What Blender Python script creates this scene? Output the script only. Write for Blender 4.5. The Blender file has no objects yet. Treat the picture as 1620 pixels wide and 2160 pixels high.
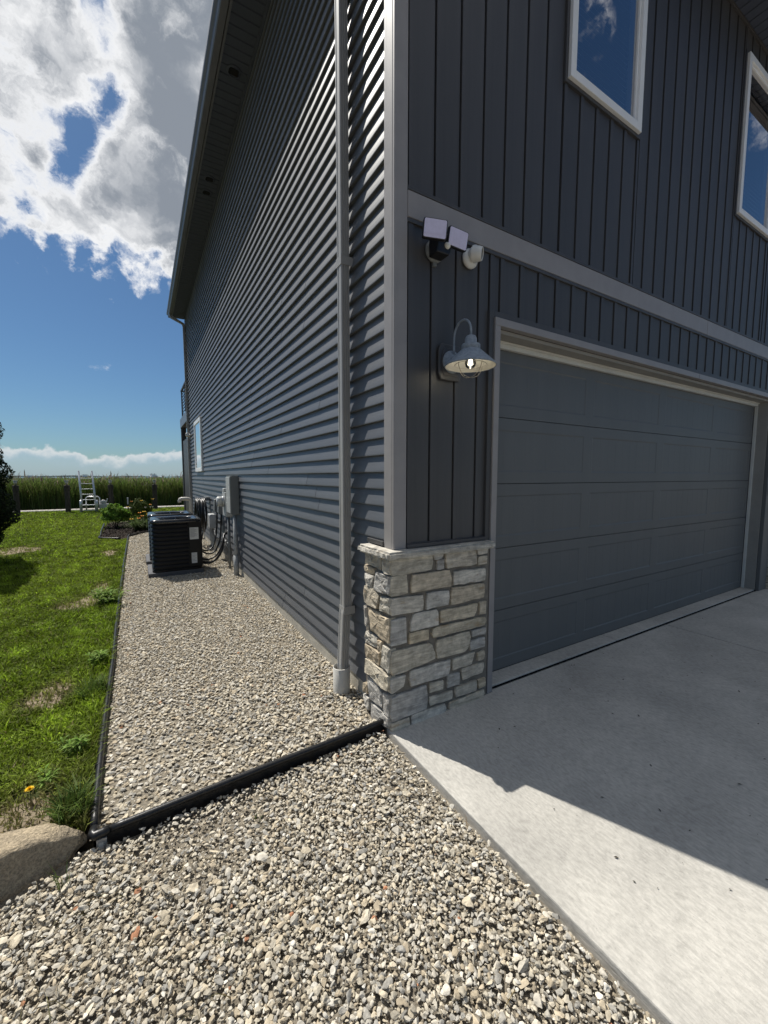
import bpy, bmesh, math, random
import numpy as np
from mathutils import Vector, Matrix
R = math.radians
random.seed(7)
rng = np.random.default_rng(11)
scene = bpy.context.scene
col = scene.collection

# ------------------------------------------------------------------ camera
cam_d = bpy.data.cameras.new("camera")
cam = bpy.data.objects.new("camera", cam_d); col.objects.link(cam)
cam.location = (-1.183, -1.918, 1.5)
cam.rotation_euler = (R(90 - 5.03), 0, R(-30.81))
cam_d.sensor_fit = 'VERTICAL'; cam_d.sensor_height = 36.0; cam_d.sensor_width = 27.0
cam_d.lens = 36.0 * 852 / 2160
cam_d.clip_start = 0.05; cam_d.clip_end = 20000
scene.camera = cam

# ------------------------------------------------------------------ light
SUN_AZ = math.atan2(-0.40, 0.917)          # bearing of the sun, from +Y towards +X
SUN_EL = R(56.5)
SKY_STRENGTH = 0.058
sun_d = bpy.data.lights.new("sun", 'SUN'); sun_d.energy = 5.0; sun_d.angle = R(0.53); sun_d.color = (1.0, 0.955, 0.88)
sun = bpy.data.objects.new("sun", sun_d); col.objects.link(sun)
sdir = Vector((math.sin(SUN_AZ) * math.cos(SUN_EL), math.cos(SUN_AZ) * math.cos(SUN_EL), math.sin(SUN_EL)))
sun.rotation_euler = sdir.to_track_quat('Z', 'Y').to_euler()
sun.location = sdir * 40
vs = scene.view_settings
vs.view_transform = 'Standard'; vs.look = 'None'; vs.gamma = 1.0; vs.use_curve_mapping = False
vs.exposure = 0.24

# ------------------------------------------------------------------ node helpers
class NT:
    def __init__(s, tree): s.t = tree; s.n = tree.nodes; s.l = tree.links
    def new(s, typ, **kw):
        n = s.n.new(typ)
        for k, v in kw.items(): setattr(n, k, v)
        return n
    def put(s, sock, v):
        if v is None: return
        if hasattr(v, 'is_output'): s.l.new(v, sock)
        else: sock.default_value = v
    def m(s, op, a, b=None, c=None, clamp=False):
        n = s.new('ShaderNodeMath', operation=op); n.use_clamp = clamp
        for i, v in enumerate((a, b, c)): s.put(n.inputs[i], v)
        return n.outputs[0]
    def vm(s, op, a, b=None):
        n = s.new('ShaderNodeVectorMath', operation=op)
        s.put(n.inputs[0], a); s.put(n.inputs[1], b)
        return n.outputs[1] if op in ('LENGTH', 'DOT_PRODUCT', 'DISTANCE') else n.outputs[0]
    def smooth(s, v, a, b, lo=0.0, hi=1.0):
        n = s.new('ShaderNodeMapRange', interpolation_type='SMOOTHSTEP')
        s.put(n.inputs[0], v); s.put(n.inputs[1], a); s.put(n.inputs[2], b); s.put(n.inputs[3], lo); s.put(n.inputs[4], hi)
        return n.outputs[0]
    def noise(s, vec, scale, detail=4, rough=0.55, dist=0.0, dim='3D'):
        n = s.new('ShaderNodeTexNoise', noise_dimensions=dim)
        if vec is not None: s.put(n.inputs['Vector'], vec)
        n.inputs['Scale'].default_value = scale; n.inputs['Detail'].default_value = detail
        n.inputs['Roughness'].default_value = rough; n.inputs['Distortion'].default_value = dist
        return n.outputs[0]
    def mix(s, f, a, b, blend='MIX'):
        n = s.new('ShaderNodeMix', data_type='RGBA', blend_type=blend)
        s.put(n.inputs[0], f)
        for i, v in ((6, a), (7, b)):
            if isinstance(v, tuple) and len(v) == 3: v = (*v, 1)
            s.put(n.inputs[i], v)
        return n.outputs[2]
    def comb(s, x, y, z):
        n = s.new('ShaderNodeCombineXYZ')
        for i, v in enumerate((x, y, z)): s.put(n.inputs[i], v)
        return n.outputs[0]
    def ramp(s, f, stops):
        n = s.new('ShaderNodeValToRGB'); s.put(n.inputs[0], f); e = n.color_ramp.elements
        while len(e) < len(stops): e.new(0.5)
        for i, (p, c) in enumerate(stops): e[i].position = p; e[i].color = (*c, 1)
        return n.outputs[0]
    def mapping(s, vec, scale=(1, 1, 1), rot=(0, 0, 0)):
        n = s.new('ShaderNodeMapping'); s.put(n.inputs[0], vec)
        n.inputs['Scale'].default_value = scale; n.inputs['Rotation'].default_value = rot
        return n.outputs[0]

# ------------------------------------------------------------------ sky: Nishita plus a broken cloud deck, in world directions
world = bpy.data.worlds.new("World"); scene.world = world; world.use_nodes = True
w = NT(world.node_tree); w.n.clear()
sky = w.new('ShaderNodeTexSky', sky_type='NISHITA')
sky.sun_disc = False; sky.sun_elevation = SUN_EL; sky.sun_rotation = SUN_AZ
sky.altitude = 0; sky.air_density = 1.0; sky.dust_density = 0.5; sky.ozone_density = 1.6
g = w.new('ShaderNodeTexCoord').outputs['Generated']
sp = w.new('ShaderNodeSeparateXYZ'); w.l.new(g, sp.inputs[0]); dx, dy, dz = sp.outputs
wn = w.new('ShaderNodeTexNoise'); w.l.new(g, wn.inputs['Vector']); wn.inputs['Scale'].default_value = 9.0; wn.inputs['Detail'].default_value = 6; wn.inputs['Roughness'].default_value = 0.6
gw = w.vm('ADD', g, w.vm('MULTIPLY', w.vm('SUBTRACT', wn.outputs['Color'], (0.5, 0.5, 0.5)), (0.11, 0.11, 0.11)))
big = w.noise(w.vm('ADD', g, (3.1, 7.7, 1.0)), 3.2, 3, 0.5, 0.3)
fine = w.noise(w.vm('ADD', gw, (1.3, 2.2, 0.5)), 8.5, 9, 0.62, 0.25)
# one heavy bank over the water in the direction of the lens, scattered cloud elsewhere
bank = w.smooth(w.vm('DOT_PRODUCT', gw, (-0.055, 0.735, 0.676)), 0.918, 0.962)
def seg(a_, b_):
    A = Vector(a_); AB = Vector(b_) - A
    r_ = w.vm('SUBTRACT', gw, tuple(A)); t_ = w.m('DIVIDE', w.vm('DOT_PRODUCT', r_, tuple(AB)), AB.length_squared, clamp=True)
    sc = w.new('ShaderNodeVectorMath', operation='SCALE'); sc.inputs[0].default_value = tuple(AB); w.l.new(t_, sc.inputs['Scale'])
    return w.vm('LENGTH', w.vm('SUBTRACT', r_, sc.outputs[0]))
gapd = w.m('MINIMUM', seg((0.0, 0.70, 0.71), (-0.012, 0.775, 0.632)), seg((-0.02, 0.80, 0.598), (-0.082, 0.870, 0.488)))
gap = w.smooth(gapd, 0.050, 0.0)
dens = w.m('ADD', w.m('MULTIPLY', big, 0.44), w.m('MULTIPLY', fine, 0.74))
dens = w.m('ADD', dens, w.m('MULTIPLY', bank, 0.28))
dens = w.m('SUBTRACT', dens, w.m('MULTIPLY', gap, 0.20))
dens = w.m('SUBTRACT', dens, w.smooth(dz, 0.40, 0.10, 0.0, 0.08))
dens = w.m('ADD', dens, w.smooth(dz, 0.70, 0.86, 0.0, 0.24))          # extra cloud added overhead, out of view, to brighten the shaded driveway
alpha = w.smooth(dens, 0.635, 0.785)
thick = w.smooth(dens, 0.70, 0.93)
lump = w.noise(w.vm('ADD', gw, (5.0, 1.0, 2.0)), 5.0, 5, 0.55, 0.3)
shade = w.m('MULTIPLY', thick, w.smooth(lump, 0.27, 0.56), clamp=True)
ccol = w.mix(shade, (15.5, 15.5, 15.5), (3.9, 4.35, 5.0))
sky_b = w.mix(1.0, sky.outputs[0], (0.56, 0.80, 1.00), 'MULTIPLY')
full = w.mix(w.m('MULTIPLY', alpha, 0.97), sky_b, ccol)
# low fair-weather bank standing on the far shore
az = w.m('ARCTAN2', dx, dy)
azn = w.noise(w.comb(w.m('MULTIPLY', az, 38.0), w.m('MULTIPLY', dz, 40.0), 4.0), 1.0, 5, 0.55)
azb = w.noise(w.comb(w.m('MULTIPLY', az, 5.0), 0.0, 9.3), 1.0, 1, 0.5)
top = w.m('ADD', -0.012, w.m('ADD', w.m('MULTIPLY', azn, 0.040), w.m('MULTIPLY', azb, 0.085)))
d2 = w.m('SUBTRACT', top, dz)
low = w.smooth(d2, -0.002, 0.006)
lowc = w.mix(w.smooth(d2, 0.004, 0.022), (10.5, 10.9, 11.2), (6.2, 7.9, 9.6))
full = w.mix(w.m('MULTIPLY', low, w.smooth(d2, 0.0, 0.03, 0.85, 0.45)), full, lowc)
bg = w.new('ShaderNodeBackground'); w.l.new(full, bg.inputs[0]); bg.inputs[1].default_value = SKY_STRENGTH
wo = w.new('ShaderNodeOutputWorld'); w.l.new(bg.outputs[0], wo.inputs[0])
world.cycles.sampling_method = 'MANUAL'; world.cycles.sample_map_resolution = 1024

# ------------------------------------------------------------------ materials
MATS = {}
def mat(name, color, rough=0.6, spec=0.5, var=0.0, vscale=6.0, bump=0.0, bscale=60.0, stretch=(1, 1, 1), metal=0.0, color2=None, bdist=0.004, vdetail=5, objvar=0.0):
    m_ = bpy.data.materials.new(name); m_.use_nodes = True
    t = NT(m_.node_tree); b = t.n['Principled BSDF']
    b.inputs['Roughness'].default_value = rough; b.inputs['Specular IOR Level'].default_value = spec; b.inputs['Metallic'].default_value = metal
    co = t.new('ShaderNodeTexCoord').outputs['Object']
    if var > 0 or color2:
        nz = t.noise(t.mapping(co, stretch), vscale, vdetail, 0.6)
        if color2: c = t.mix(t.smooth(nz, 0.36, 0.64), color, color2)
        else:
            k = t.smooth(nz, 0.3, 0.7, 1 - var, 1 + var)
            if objvar: k = t.m('MULTIPLY', k, t.smooth(t.new('ShaderNodeObjectInfo').outputs['Random'], 0.0, 1.0, 1 - objvar, 1 + objvar))
            c = t.mix(1.0, color, t.comb(k, k, k), 'MULTIPLY')
        t.l.new(c, b.inputs['Base Color'])
    else: b.inputs['Base Color'].default_value = (*color, 1)
    if bump > 0:
        bn = t.new('ShaderNodeBump'); bn.inputs['Strength'].default_value = bump; bn.inputs['Distance'].default_value = bdist
        t.l.new(t.noise(t.mapping(co, stretch), bscale, 5, 0.6), bn.inputs['Height']); t.l.new(bn.outputs[0], b.inputs['Normal'])
    MATS[name] = m_
    return m_
def attr_mat(name, rough=0.8, spec=0.3, transl=0.0, nvar=0.0, nscale=40, bump=0.0):
    m_ = bpy.data.materials.new(name); m_.use_nodes = True
    t = NT(m_.node_tree); b = t.n['Principled BSDF']
    a = t.new('ShaderNodeAttribute'); a.attribute_name = 'tint'; c = a.outputs['Color']
    co = t.new('ShaderNodeTexCoord').outputs['Object']
    if nvar:
        k = t.smooth(t.noise(co, nscale, 5, 0.65), 0.3, 0.7, 1 - nvar, 1 + nvar)
        c = t.mix(1.0, c, t.comb(k, k, k), 'MULTIPLY')
    t.l.new(c, b.inputs['Base Color']); b.inputs['Roughness'].default_value = rough; b.inputs['Specular IOR Level'].default_value = spec
    if bump:
        bn = t.new('ShaderNodeBump'); bn.inputs['Strength'].default_value = bump; bn.inputs['Distance'].default_value = 0.003
        t.l.new(t.noise(co, nscale * 2, 5, 0.6), bn.inputs['Height']); t.l.new(bn.outputs[0], b.inputs['Normal'])
    if transl:
        tr = t.new('ShaderNodeBsdfTranslucent'); t.l.new(c, tr.inputs[0])
        mx = t.new('ShaderNodeMixShader'); mx.inputs[0].default_value = transl
        t.l.new(b.outputs[0], mx.inputs[1]); t.l.new(tr.outputs[0], mx.inputs[2])
        t.l.new(mx.outputs[0], t.n['Material Output'].inputs[0])
    MATS[name] = m_; return m_

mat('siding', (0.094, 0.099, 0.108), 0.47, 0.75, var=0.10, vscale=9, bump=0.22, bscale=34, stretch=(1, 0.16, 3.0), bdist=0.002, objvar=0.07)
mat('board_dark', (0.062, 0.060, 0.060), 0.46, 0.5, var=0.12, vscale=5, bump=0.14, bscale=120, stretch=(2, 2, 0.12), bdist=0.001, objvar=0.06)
mat('wall_back', (0.012, 0.013, 0.016), 0.9)
mat('trim', (0.285, 0.268, 0.26), 0.42, 0.5, var=0.05, vscale=7, bump=0.05, bscale=260, bdist=0.0006)
mat('trim_taupe', (0.30, 0.285, 0.255), 0.6, var=0.06)
mat('seal', (0.62, 0.61, 0.56), 0.6, var=0.05)
mat('door_paint', (0.128, 0.131, 0.128), 0.47, 0.45, var=0.04, vscale=2.5, bump=0.05, bscale=110, stretch=(2, 2, 0.15), bdist=0.001)
mat('white_vinyl', (0.85, 0.85, 0.84), 0.4, 0.5, var=0.03)
mat('soffit', (0.075, 0.088, 0.122), 0.6, 0.3, var=0.05)
mat('gutter', (0.135, 0.142, 0.165), 0.38, 0.5, var=0.05)
mat('downspout', (0.33, 0.325, 0.31), 0.42, 0.5, var=0.06, vscale=3)
mat('pvc', (0.50, 0.485, 0.44), 0.45, 0.5, var=0.06, vscale=14)
mat('pvc_grey', (0.30, 0.31, 0.31), 0.5, 0.4, var=0.07, vscale=9)
mat('found', (0.46, 0.43, 0.36), 0.9, 0.2, color2=(0.36, 0.335, 0.28), vscale=5, bump=0.4, bscale=70)
mat('mortar', (0.205, 0.185, 0.155), 0.95, 0.1, var=0.18, vscale=18, bump=0.5, bscale=150)
mat('shingle', (0.06, 0.06, 0.062), 0.9, 0.2, var=0.2, vscale=30)
mat('black_plastic', (0.010, 0.010, 0.011), 0.38, 0.5, var=0.15, vscale=30, bump=0.1, bscale=200)
mat('edging', (0.013, 0.013, 0.0135), 0.36, 0.4, var=0.35, vscale=40, bump=0.15, bscale=130)
mat('ac_black', (0.006, 0.006, 0.0065), 0.45, 0.25, var=0.15)
mat('ac_top', (0.012, 0.0125, 0.014), 0.20, 0.6)
mat('ac_pad', (0.10, 0.102, 0.108), 0.75, 0.3, var=0.12, vscale=12, bump=0.2)
mat('paper', (0.62, 0.62, 0.60), 0.55, 0.3)
mat('ink', (0.12, 0.12, 0.12), 0.7, 0.2)
mat('box_grey', (0.155, 0.165, 0.165), 0.42, 0.5, var=0.06, vscale=6)
mat('box_light', (0.44, 0.45, 0.44), 0.4, 0.5, var=0.06)
mat('galv', (0.42, 0.43, 0.44), 0.35, 0.5, var=0.14, vscale=20, metal=0.6)
mat('lamp_zinc', (0.25, 0.285, 0.325), 0.62, 0.35, var=0.16, vscale=55, bump=0.12, bscale=220)
mat('lamp_inner', (0.42, 0.41, 0.38), 0.6)
mat('wire', (0.30, 0.28, 0.25), 0.4, metal=0.7)
mat('flood_panel', (0.66, 0.62, 0.80), 0.35, 0.4, var=0.05, vscale=50)
mat('cam_white', (0.70, 0.70, 0.67), 0.38, 0.5, var=0.04, vscale=25)
mat('lens', (0.005, 0.005, 0.006), 0.08, 0.6)
mat('hose', (0.012, 0.012, 0.013), 0.35, 0.5)
mat('soil', (0.155, 0.125, 0.088), 0.95, 0.1, color2=(0.085, 0.065, 0.045), vscale=14, bump=0.6, bscale=90, bdist=0.01)
mat('dry_soil', (0.255, 0.21, 0.15), 0.95, 0.1, color2=(0.17, 0.135, 0.095), vscale=11, bump=0.7, bscale=60, bdist=0.01)
mat('lawn_base', (0.040, 0.055, 0.016), 0.95, 0.1, color2=(0.070, 0.058, 0.034), vscale=4, bump=0.6, bscale=50, bdist=0.02)
mat('gravel_base', (0.27, 0.24, 0.19), 0.95, 0.1, color2=(0.16, 0.14, 0.11), vscale=60, bump=0.8, bscale=160, bdist=0.01)
mat('mulch_base', (0.030, 0.022, 0.017), 0.95, 0.1, var=0.4, vscale=60, bump=1.0, bscale=70, bdist=0.02)
mat('wood_post', (0.055, 0.048, 0.040), 0.9, 0.2, var=0.35, vscale=14, stretch=(3, 3, 0.5), bump=0.4, bscale=50)
mat('wood_grey', (0.33, 0.31, 0.28), 0.85, 0.2, var=0.25, vscale=8)
mat('alu', (0.62, 0.63, 0.64), 0.35, 0.5, var=0.08, metal=0.5)
mat('bark', (0.09, 0.065, 0.045), 0.95, 0.1, var=0.3, vscale=20, bump=0.6)
mat('marsh', (0.035, 0.032, 0.02), 0.95, 0.1, var=0.3)
mat('shore', (0.05, 0.07, 0.075), 0.95, 0.1)
mat('boat_white', (0.65, 0.66, 0.67), 0.4)
mat('boat_dark', (0.05, 0.055, 0.07), 0.5)
mat('joint', (0.008, 0.008, 0.008), 0.95, 0.1)
mat('petal', (0.85, 0.33, 0.02), 0.6, 0.3); mat('petal_yellow', (0.85, 0.55, 0.01), 0.6, 0.3)
mat('debris', (0.05, 0.043, 0.035), 0.9, 0.1)
mat('blind', (0.26, 0.27, 0.29), 0.7)
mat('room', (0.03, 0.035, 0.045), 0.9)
attr_mat('gravel', 0.86, 0.28, nvar=0.22, nscale=70, bump=0.5)
attr_mat('leaf', 0.60, 0.16, transl=0.42)
attr_mat('evergreen_leaf', 0.7, 0.2, transl=0.12)

def concrete(name, base, dark):
    m_ = bpy.data.materials.new(name); m_.use_nodes = True
    t = NT(m_.node_tree); b = t.n['Principled BSDF']; b.inputs['Roughness'].default_value = 0.88; b.inputs['Specular IOR Level'].default_value = 0.25
    co = t.new('ShaderNodeTexCoord').outputs['Object']
    c = t.mix(t.smooth(t.noise(co, 2.2, 6, 0.6), 0.35, 0.68), base, dark)
    k = t.smooth(t.noise(t.mapping(co, (1, 0.35, 1), (0, 0, R(18))), 85, 4, 0.65), 0.28, 0.72, 0.83, 1.12)
    c = t.mix(1.0, c, t.comb(k, k, k), 'MULTIPLY')
    st = t.smooth(t.noise(co, 0.9, 7, 0.62, 0.8), 0.42, 0.66, 1.04, 0.88)
    c = t.mix(1.0, c, t.comb(st, st, t.m('MULTIPLY', st, 0.985)), 'MULTIPLY')
    sp_ = t.smooth(t.noise(co, 190, 2, 0.5), 0.66, 0.74, 1.0, 0.72)
    c = t.mix(1.0, c, t.comb(sp_, sp_, sp_), 'MULTIPLY')
    k2 = t.smooth(t.noise(co, 26, 3, 0.7), 0.50, 0.72, 1.0, 0.86)
    c = t.mix(1.0, c, t.comb(k2, k2, k2), 'MULTIPLY')
    t.l.new(c, b.inputs['Base Color'])
    bn = t.new('ShaderNodeBump'); bn.inputs['Strength'].default_value = 0.55; bn.inputs['Distance'].default_value = 0.004
    h = t.m('ADD', t.noise(t.mapping(co, (1, 0.06, 1), (0, 0, R(-8))), 150, 3, 0.6), t.noise(co, 45, 5, 0.65))
    t.l.new(h, bn.inputs['Height']); t.l.new(bn.outputs[0], b.inputs['Normal'])
    MATS[name] = m_
concrete('concrete', (0.48, 0.462, 0.425), (0.415, 0.40, 0.37))

def stone_mat(name, layers=True, rough_bump=0.35):
    m_ = bpy.data.materials.new(name); m_.use_nodes = True
    t = NT(m_.node_tree); b = t.n['Principled BSDF']; b.inputs['Roughness'].default_value = 0.85; b.inputs['Specular IOR Level'].default_value = 0.25
    co = t.new('ShaderNodeTexCoord').outputs['Object']
    rnd = t.new('ShaderNodeObjectInfo').outputs['Random']
    basec = t.ramp(rnd, [(0.0, (0.50, 0.44, 0.33)), (0.22, (0.53, 0.495, 0.42)), (0.40, (0.50, 0.415, 0.295)), (0.55, (0.56, 0.525, 0.455)), (0.72, (0.42, 0.405, 0.375)), (0.86, (0.54, 0.46, 0.33)), (1.0, (0.54, 0.51, 0.45))])
    off = t.vm('ADD', co, t.comb(t.m('MULTIPLY', rnd, 30.0), t.m('MULTIPLY', rnd, 17.0), 0.0))
    bands = t.noise(t.mapping(off, (5.0, 5.0, 40.0), (0.06, 0.04, 0)), 1.0, 6, 0.68, 0.9)
    cl = t.noise(off, 20, 6, 0.65)
    k = t.smooth(bands, 0.30, 0.70, 0.70, 1.24); k2 = t.smooth(cl, 0.3, 0.7, 0.76, 1.22)
    c = t.mix(1.0, basec, t.comb(t.m('MULTIPLY', k, k2), t.m('MULTIPLY', k, k2), t.m('MULTIPLY', k, k2)), 'MULTIPLY')
    rust = t.smooth(t.noise(t.mapping(off, (3, 3, 9)), 2.0, 5, 0.6), 0.60, 0.74)
    c = t.mix(t.m('MULTIPLY', rust, 0.55), c, (0.34, 0.215, 0.095))
    t.l.new(c, b.inputs['Base Color'])
    bn = t.new('ShaderNodeBump'); bn.inputs['Strength'].default_value = rough_bump; bn.inputs['Distance'].default_value = 0.012
    t.l.new(t.m('ADD', t.m('MULTIPLY', bands, 0.7), t.noise(off, 60, 6, 0.7)), bn.inputs['Height']); t.l.new(bn.outputs[0], b.inputs['Normal'])
    MATS[name] = m_
stone_mat('stone', rough_bump=0.50); stone_mat('stone_rock', rough_bump=0.95)

def boulder_mat():
    m_ = bpy.data.materials.new('boulder'); m_.use_nodes = True
    t = NT(m_.node_tree); b = t.n['Principled BSDF']; b.inputs['Roughness'].default_value = 0.85
    co = t.new('ShaderNodeTexCoord').outputs['Object']
    c = t.mix(t.smooth(t.noise(co, 7, 6, 0.6), 0.35, 0.65), (0.50, 0.405, 0.27), (0.36, 0.295, 0.205))
    k = t.smooth(t.noise(co, 110, 5, 0.75), 0.3, 0.7, 0.50, 1.35)
    c = t.mix(1.0, c, t.comb(k, k, k), 'MULTIPLY'); t.l.new(c, b.inputs['Base Color'])
    bn = t.new('ShaderNodeBump'); bn.inputs['Strength'].default_value = 0.9; bn.inputs['Distance'].default_value = 0.014
    t.l.new(t.m('ADD', t.noise(co, 90, 6, 0.7), t.noise(co, 22, 5, 0.7)), bn.inputs['Height']); t.l.new(bn.outputs[0], b.inputs['Normal'])
    MATS['boulder'] = m_
boulder_mat()

def glass_mat(name, refl):
    m_ = bpy.data.materials.new(name); m_.use_nodes = True
    t = NT(m_.node_tree); t.n.clear()
    tr = t.new('ShaderNodeBsdfTransparent'); tr.inputs[0].default_value = (0.75, 0.80, 0.86, 1)
    gl = t.new('ShaderNodeBsdfGlossy'); gl.inputs['Roughness'].default_value = 0.01; gl.inputs[0].default_value = (0.95, 0.94, 0.95, 1)
    fr = t.new('ShaderNodeFresnel'); fr.inputs[0].default_value = 1.5
    f = t.m('ADD', t.m('MULTIPLY', fr.outputs[0], 1.0), refl, clamp=True)
    mx = t.new('ShaderNodeMixShader'); t.l.new(f, mx.inputs[0]); t.l.new(tr.outputs[0], mx.inputs[1]); t.l.new(gl.outputs[0], mx.inputs[2])
    o = t.new('ShaderNodeOutputMaterial'); t.l.new(mx.outputs[0], o.inputs[0]); MATS[name] = m_
glass_mat('glass', 0.40); glass_mat('bulb_glass', 0.05)
def emit_mat(name, c, s):
    m_ = bpy.data.materials.new(name); m_.use_nodes = True
    t = NT(m_.node_tree); t.n.clear(); e = t.new('ShaderNodeEmission'); e.inputs[0].default_value = (*c, 1); e.inputs[1].default_value = s
    o = t.new('ShaderNodeOutputMaterial'); t.l.new(e.outputs[0], o.inputs[0]); MATS[name] = m_
emit_mat('filament', (1.0, 0.83, 0.55), 14.0)
def water_mat():
    m_ = bpy.data.materials.new('water'); m_.use_nodes = True
    t = NT(m_.node_tree); b = t.n['Principled BSDF']; b.inputs['Base Color'].default_value = (0.035, 0.075, 0.10, 1); b.inputs['Roughness'].default_value = 0.18
    co = t.new('ShaderNodeTexCoord').outputs['Object']
    bn = t.new('ShaderNodeBump'); bn.inputs['Strength'].default_value = 0.5; bn.inputs['Distance'].default_value = 0.1
    t.l.new(t.noise(co, 2.5, 4, 0.6), bn.inputs['Height']); t.l.new(bn.outputs[0], b.inputs['Normal']); MATS['water'] = m_
water_mat()

# ------------------------------------------------------------------ mesh helpers
class MB:
    def __init__(s): s.v = []; s.f = []
    def add(s, v, f):
        o = len(s.v); s.v += [tuple(p) for p in v]; s.f += [tuple(i + o for i in q) for q in f]; return s
    def box(s, x0, x1, y0, y1, z0, z1):
        v = [(x, y, z) for x in (x0, x1) for y in (y0, y1) for z in (z0, z1)]
        return s.add(v, [(0, 1, 3, 2), (4, 6, 7, 5), (0, 4, 5, 1), (2, 3, 7, 6), (0, 2, 6, 4), (1, 5, 7, 3)])
    def prism(s, poly, axis, a, b):
        n = len(poly)
        def P(p, t):
            if axis == 'z': return (p[0], p[1], t)
            if axis == 'y': return (p[0], t, p[1])
            return (t, p[0], p[1])
        v = [P(p, a) for p in poly] + [P(p, b) for p in poly]
        f = [(i, (i + 1) % n, n + (i + 1) % n, n + i) for i in range(n)] + [tuple(range(n))[::-1], tuple(range(n, 2 * n))]
        return s.add(v, f)
    def tube(s, pts, r, n=8, caps=True):
        pts = [Vector(p) for p in pts]; k = len(pts); v = []; f = []
        rs = r if isinstance(r, (list, tuple)) else [r] * k
        up = None
        for i, p in enumerate(pts):
            t = (pts[min(i + 1, k - 1)] - pts[max(i - 1, 0)]).normalized()
            if up is None:
                up = t.orthogonal().normalized()
            a = (up - t * up.dot(t)).normalized(); b = t.cross(a); up = a
            for j in range(n):
                th = 2 * math.pi * j / n; v.append(p + (a * math.cos(th) + b * math.sin(th)) * rs[i])
        for i in range(k - 1):
            for j in range(n): f.append((i * n + j, i * n + (j + 1) % n, (i + 1) * n + (j + 1) % n, (i + 1) * n + j))
        if caps: f += [tuple(range(n))[::-1], tuple(range((k - 1) * n, k * n))]
        return s.add(v, f)
    def lathe(s, prof, n=24, M=None, caps=True):
        M = M or Matrix(); v = []; f = []; k = len(prof)
        for r, z in prof:
            for j in range(n):
                th = 2 * math.pi * j / n; v.append(M @ Vector((r * math.cos(th), r * math.sin(th), z)))
        for i in range(k - 1):
            for j in range(n): f.append((i * n + j, i * n + (j + 1) % n, (i + 1) * n + (j + 1) % n, (i + 1) * n + j))
        if caps and prof[0][0] > 1e-6: f.append(tuple(range(n))[::-1])
        if caps and prof[-1][0] > 1e-6: f.append(tuple(range((k - 1) * n, k * n)))
        return s.add(v, f)
    def xf(s, M): s.v = [tuple(M @ Vector(p)) for p in s.v]; return s
    def mesh(s, name, m_, smooth=False):
        me = bpy.data.meshes.new(name); me.from_pydata(s.v, [], s.f); me.materials.append(MATS[m_])
        bm = bmesh.new(); bm.from_mesh(me); bmesh.ops.recalc_face_normals(bm, faces=bm.faces); bm.to_mesh(me); bm.free()
        me.polygons.foreach_set('use_smooth', [bool(smooth)] * len(me.polygons))
        return me
    def build(s, name, m_, parent=None, smooth=False, bevel=0.0, loc=(0, 0, 0), rot=None):
        o = link(name, s.mesh(name, m_, smooth), parent, loc)
        if rot: o.rotation_euler = rot
        if bevel:
            b = o.modifiers.new('bevel', 'BEVEL'); b.width = bevel; b.segments = 2; b.limit_method = 'ANGLE'
        return o
def link(name, data, parent=None, loc=(0, 0, 0)):
    o = bpy.data.objects.new(name, data); col.objects.link(o); o.location = loc
    if parent: o.parent = parent
    return o
def tag(o, label=None, cat=None, group=None, kind=None):
    if label: o['label'] = label
    if cat: o['category'] = cat
    if group: o['group'] = group
    if kind: o['kind'] = kind
    return o
def thing(name, label, cat, loc=(0, 0, 0), rz=0, group=None):
    o = link(name, None, None, loc); o.rotation_euler = (0, 0, rz); o.empty_display_size = 0.1
    return tag(o, label, cat, group)
def rrect(a, b, r, n=5):
    out = []
    for cx, cy, s0 in ((a - r, b - r, 0), (-a + r, b - r, 90), (-a + r, -b + r, 180), (a - r, -b + r, 270)):
        for i in range(n): th = R(s0 + 90 * i / (n - 1)); out.append((cx + r * math.cos(th), cy + r * math.sin(th)))
    return out
def np_mesh(name, V, F, m_, tint=None, smooth=False):
    """V (n,3), F (m,3|4) arrays; one mesh"""
    me = bpy.data.meshes.new(name); k = F.shape[1]
    me.vertices.add(len(V)); me.vertices.foreach_set('co', V.astype(np.float32).ravel())
    me.loops.add(F.size); me.loops.foreach_set('vertex_index', F.astype(np.int32).ravel())
    me.polygons.add(len(F)); me.polygons.foreach_set('loop_start', np.arange(0, F.size, k, dtype=np.int32)); me.polygons.foreach_set('loop_total', np.full(len(F), k, np.int32))
    if smooth: me.polygons.foreach_set('use_smooth', np.ones(len(F), bool))
    else: me.polygons.foreach_set('use_smooth', np.zeros(len(F), bool))
    me.update(calc_edges=True)
    if tint is not None:
        a = me.attributes.new('tint', 'FLOAT_COLOR', 'POINT'); a.data.foreach_set('color', np.c_[tint, np.ones(len(tint))].astype(np.float32).ravel())
    me.materials.append(MATS[m_]); return me
def vnoise(x, y, seed=0):
    """cheap smooth noise in 0..1 for scattering"""
    r_ = np.random.default_rng(seed); s = np.zeros_like(x)
    for i in range(6):
        a, b, p = r_.uniform(-1, 1), r_.uniform(-1, 1), r_.uniform(0, 6.3); s = s + np.sin(a * x + b * y + p)
    return 0.5 + s / 8
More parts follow.
